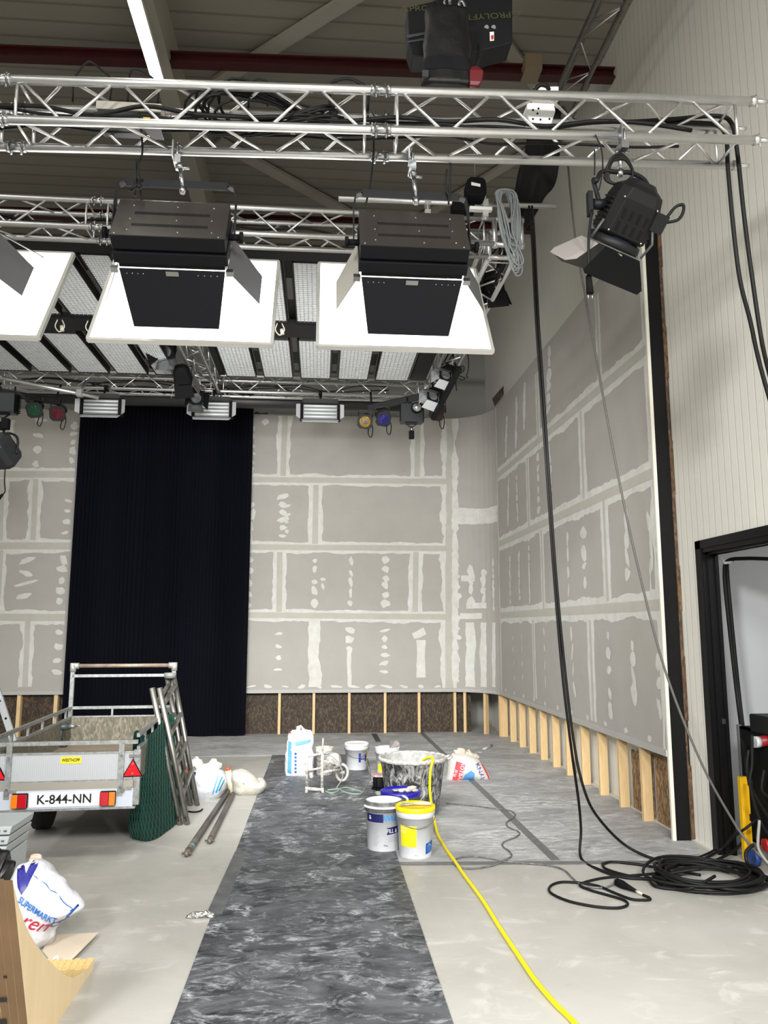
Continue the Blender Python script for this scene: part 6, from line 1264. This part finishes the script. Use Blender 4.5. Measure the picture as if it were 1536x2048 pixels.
single('power_cable', 'pale grey cable hanging across the lower flight case', 'cable', MB().tube(spl([D_(1519, 1640, 5.66), D_(1516, 1680, 5.66), D_(1518, 1700, 5.66), D_(1535, 1725, 5.64), D_(1550, 1732, 5.62)], 6), .011, 6), mat('pale_grey_cable', (150, 148, 140), .5))
single('power_cable', 'thick black cable loop on the floor under the flight case', 'cable', MB().tube(spl([D_(1506, 1690, 5.68), D_(1492, 1705, 5.66), D_(1496, 1728, 5.64), P(1515, 1745, z=.02), P(1545, 1760, z=.02)], 6), .013, 8), RUBBER)
ya2, yb2_ = D_(1497, 1718, 6.1), D_(1495, 1553, 6.1)
t = thing('spirit_level', 'yellow upright profile leaning between the door frame and the flight case', 'level', V(ya2.x+.02, 6.1, 0))
part('profile', MB().box(ya2.x-.035, ya2.x+.035, 6.08, 6.13, 0, yb2_.z), mat('level_yellow', (232, 182, 16), .4), t, bev=.006); part('web', MB().box(ya2.x-.015, ya2.x+.015, 6.075, 6.08, .05, yb2_.z-.05), mat('level_yellow_dark', (206, 152, 10), .5), t)
for z in (.3, .6): part('clip', MB().box(ya2.x+.02, ya2.x+.05, 6.06, 6.08, z, z+.05), DULL, t)
# cables on the storeroom wall
for i, dx in enumerate((0, 6)):
    pts = [D_(1545, 1118, 6.0), D_(1490, 1117, 6.2), D_(1455+dx*.4, 1122, 6.35), D_(1449+dx, 1150, 6.4), D_(1455+dx, 1220, 6.4), D_(1466+dx*.8, 1320, 6.4), D_(1478+dx*.6, 1420, 6.35), D_(1492+dx*.4, 1520, 6.0), D_(1500+dx*.3, 1570, 5.75)]
    single('power_cable', ['left', 'right'][i]+' of the two black cables fixed down the storeroom wall', 'cable', MB().tube(spl(pts, 6), .016, 8), RUBBER)
q = D_(1452, 1122, 6.33); single('cable_clip', 'white clip holding the cables at the top of the storeroom wall', 'clip', MB().tube([q+V(-.06, -.02, .03), q+V(-.03, -.03, -.02), q+V(.05, -.03, -.01)], .012, 8), WHITE)
# ------------------------------------------------------------------ left foreground
BIRCH = mat('birch_plywood', (234, 212, 174), .6, nz=(4, .25, (224, 198, 156), (1, 2.5, .5))); BEDGE = mat('plywood_edge', (232, 206, 140), .6, nz=(60, .2, (196, 160, 100), (1, 1, .2))); BENDF = mat('packing_brown', (112, 86, 58), .65, nz=(4, .25, (92, 70, 46), (1, 1, .3)))
X0 = P(185, 1940, z=0).x
def pp_(px, py): q = P(px, py, x=X0); return V(0, q.y, max(q.z, 0))
prof = [pp_(25, 1760), pp_(30, 1782), pp_(38, 1812), pp_(51, 1850), pp_(66, 1880), pp_(91, 1914), pp_(117, 1940), pp_(133, 1952), pp_(146, 1957)]
tip = pp_(186, 1941); tip.z = .0; prof = prof+[V(0, tip.y-.12, .045), V(0, tip.y, .05), V(0, tip.y, 0)]
nb_ = pp_(55, 2048); foot = V(0, prof[0].y+(nb_.y-prof[0].y)*(prof[0].z/(prof[0].z-nb_.z)), 0); prof.append(foot)
NP = 8; TK = .034
for k in range(NP):
    x1 = X0-TK*k; x0 = x1-TK+.0015; j = random.Random(k).random()*.02
    pr = [V(x0, p.y-(.0 if 0 < i < len(prof)-2 else 0), p.z) for i, p in enumerate(prof)]
    pr = [V(x0, p.y+j*(p.y > 4.3), p.z+(.02*(k % 3)*.3 if i < 6 else 0)) for i, p in enumerate(pr)]
    m = MB(); a = [m.vert(p) for p in pr]; b2 = [m.vert(p+V(x1-x0, 0, 0)) for p in pr]; n_ = len(pr)
    m.mi = 0; m.face(a[::-1]); m.face(b2)
    for q in range(n_): m.mi = 2 if q == n_-1 else 1; m.face((a[q], a[(q+1) % n_], b2[(q+1) % n_], b2[q]))
    lb = 'birch plywood curved ramp rib facing the runner, outermost of its stack' if k == 0 else '%s plywood ramp rib behind the outermost one in the left foreground stack' % ORD[k-1]
    single('curved_plywood_rib', lb, 'plywood', m, [BIRCH, BEDGE, BENDF], 'curved plywood ribs in the left foreground')
# stencil marks on the packing side
m = MB(); rk = random.Random(2); n0 = prof[0]; d = (foot-n0)
for k in range(22):
    f_ = .10+.04*k; p_ = n0+d*f_; x = X0-.06-.1*((k*37) % 10)/10; w_ = .012+.03*rk.random(); h_ = .012+.018*rk.random(); e_ = d.normalized()*h_
    o_ = V(0, -.0025, -.001); m.prism([V(x, p_.y, p_.z)+o_, V(x-w_, p_.y, p_.z)+o_, V(x-w_, p_.y, p_.z)+e_+o_, V(x, p_.y, p_.z)+e_+o_], (0, -.0005, 0))
part('stencil_marks', m, INKK, bpy.data.objects['curved_plywood_rib'], kind='stuff')
# supermarket bag
Ym = P(80, 1898, z=0).y+.02; B_ = lambda a, c: P(a, c, y=Ym)
sb = pillow([B_(28, 1744), B_(60, 1722), B_(90, 1724), B_(112, 1744), B_(140, 1775), B_(166, 1803), B_(160, 1818), B_(134, 1836), B_(116, 1852), B_(112, 1868), B_(102, 1884), B_(82, 1902), B_(50, 1904), B_(20, 1880), B_(10, 1800)], .17, Ym, nr=12, k=6, ns=.035, fz=5, seed=11)
t = thing('carrier_bag', 'white supermarket carrier bag with blue and red lettering behind the plywood', 'bag', B_(80, 1903)); part('bag', sb, mat('supermarket_bag', (208, 208, 214), .4, bump=(10, 1.0)), t)
Bf = lambda a, c: P(a, c, y=Ym-.15)
part('navy_v_print', drape(polyfill([Bf(16, 1741), Bf(24, 1738), Bf(45, 1762), Bf(46, 1735), Bf(60, 1729), Bf(62, 1744), Bf(52, 1775), Bf(42, 1791), Bf(32, 1778)], 6), sb), mat('bag_navy', (34, 34, 130), .4), t)
Mb = lambda a, c, ro: Matrix.Translation(Bf(a, c)+V(0, -.3, 0)) @ Matrix.Rotation(R(90), 4, 'X') @ Matrix.Rotation(R(ro), 4, 'Z')
part('blue_lettering', drape(MB().text('SUPERMARKT', Mb(76, 1820, -31), .045, 0, wx=.88, bold=.02), sb, off=.014), mat('bag_blue', (22, 104, 186), .4), t)
part('red_lettering', drape(MB().text('ren', Mb(70, 1844, -22), .108, 0, shear=.45, wx=1.0), sb, off=.014), mat('bag_red2', (176, 26, 54), .4), t)
part('blue_seam', drape(MB().tube(spl([Bf(66, 1733), Bf(90, 1742), Bf(120, 1768), Bf(140, 1788), Bf(165, 1808)], 5), .004, 4), sb, off=.004), mat('seam_blue', (60, 110, 180), .4), t); part('blue_hem', drape(MB().tube(spl([Bf(168, 1806), Bf(148, 1820), Bf(133, 1835), Bf(126, 1846), Bf(112, 1850)], 5), .006, 4), sb, off=.004), mat('seam_blue2', (40, 90, 180), .4), t)
m = MB(); 
part('figure_print', drape(MB().tube(spl([Bf(99, 1852), Bf(108, 1850), Bf(110, 1860), Bf(105, 1864), Bf(99, 1860), Bf(99, 1852)], 4), .004, 4), sb, off=.004), mat('figure_blue', (60, 90, 150), .4), t)
q = P(78, 1718, y=Ym+.05)
single('orange_wrapper', 'crumpled white and orange wrapper sticking out behind the supermarket bag', 'wrapper', pillow([P(70, 1735, y=Ym+.16), P(60, 1717, y=Ym+.16), P(74, 1712, y=Ym+.16), P(83, 1718, y=Ym+.16), P(81, 1738, y=Ym+.16)], .05, Ym, 5, 4), mat('orange_wrap', (240, 170, 130), .5, nz=(8, .1, (236, 232, 226))))
# grey crates and the black bag at the left edge
for k in range(4):
    z0 = .30-.10*k+.0; yy = Ym+.55
    x1 = P(24-5*k, 1652+19*k, y=yy).x; zt_ = P(24, 1653+20*k, y=yy).z; zb_ = P(24, 1671+20*k, y=yy).z if k < 3 else 0
    t = thing('grey_crate', ORD[k]+' light grey perforated crate from the top of the stack at the left edge', 'crate', (x1-.3, yy, max(zb_, 0)), 'grey crates at the left edge')
    part('tray', MB().prism([V(x1-.6, yy, zb_+.004), V(x1-.012, yy, zb_+.004), V(x1, yy, zt_), V(x1-.6, yy, zt_)], (0, .4, 0)), mat('crate_grey', (176, 182, 184), .5), t, bev=.006)
    if k < 3:
        m = MB()
        for j in range(8): m.box(x1-.05-.04*j, x1-.03-.04*j, yy-.002, yy+.002, (zt_+zb_)/2-.006, (zt_+zb_)/2+.006)
        part('perforation', m, mat('hole_dark', (90, 94, 96), .6), t, kind='stuff')
m = pillow([P(-25, 1700, y=Ym+.25), P(5, 1702, y=Ym+.25), P(19, 1704, y=Ym+.25), P(18, 1722, y=Ym+.25), P(30, 1726, y=Ym+.25), P(22, 1742, y=Ym+.25), P(10, 1900, y=Ym+.25), P(-30, 1900, y=Ym+.25)], .1, Ym, ns=.02)
single('black_bin_bag', 'black rounded plastic bag bulging between the crates and the plywood', 'bag', m, mat('black_plastic', (16, 16, 17), .4))
# cardboard on the floor, and a bit of white strap on it
q = MB(); pts = [P(92, 1886, z=0), P(118, 1872, z=0), P(196, 1876, z=0), P(165, 1908, z=0), P(124, 1942, z=0), P(112, 1938, z=0), P(85, 1905, z=0)]
q.prism([p_+V(0, 0, .006+(.02 if i in (2, 3) else 0)) for i, p_ in enumerate(pts)], (0, 0, .004))
single('cardboard_sheet', 'pale cardboard sheet lying on the floor right of the supermarket bag', 'cardboard', q, mat('cardboard', (214, 200, 180), .8))
single('white_strap', 'white plastic strap curled on the cardboard sheet', 'strap', MB().tube(spl([P(96, 1920, z=.03), P(104, 1922, z=.035), P(112, 1914, z=.04), P(116, 1918, z=.03), P(110, 1926, z=.025), P(112, 1938, z=.03)], 5), .008, 6), WHITE)
# step ladder at far left
yl = 9.6; a, c = P(-22, 1330, y=yl), P(28, 1484, y=yl); t = thing('step_ladder', 'aluminium step ladder leg with round holes behind the trailer at far left', 'ladder', V(c.x-.2, yl, 0))
d = (c-a).normalized(); e_ = a+d*((a.z)/(-d.z)); part('stile', MB().beam(a, e_, .075, .03, (0, 1, 0)), mat('ladder_alu', (206, 210, 214), .35, .6), t)
m = MB()
for f_ in (.3, .45, .6): q = a.lerp(e_, f_); m.cyl(q+V(0, -.017, 0), q+V(0, -.014, 0), .014, n=10)
part('holes', m, DULL, t); part('top_step', MB().cbox(a.lerp(e_, .30)+V(-.15, 0, .02), .34, .1, .03), mat('ladder_alu', (206, 210, 214), .35, .6), t); part('rear_stile', MB().beam(a+V(-.02, .05, 0), V(e_.x-.6, yl+.1, 0), .06, .03, (0, 1, 0)), mat('ladder_alu', (206, 210, 214), .35, .6), t)
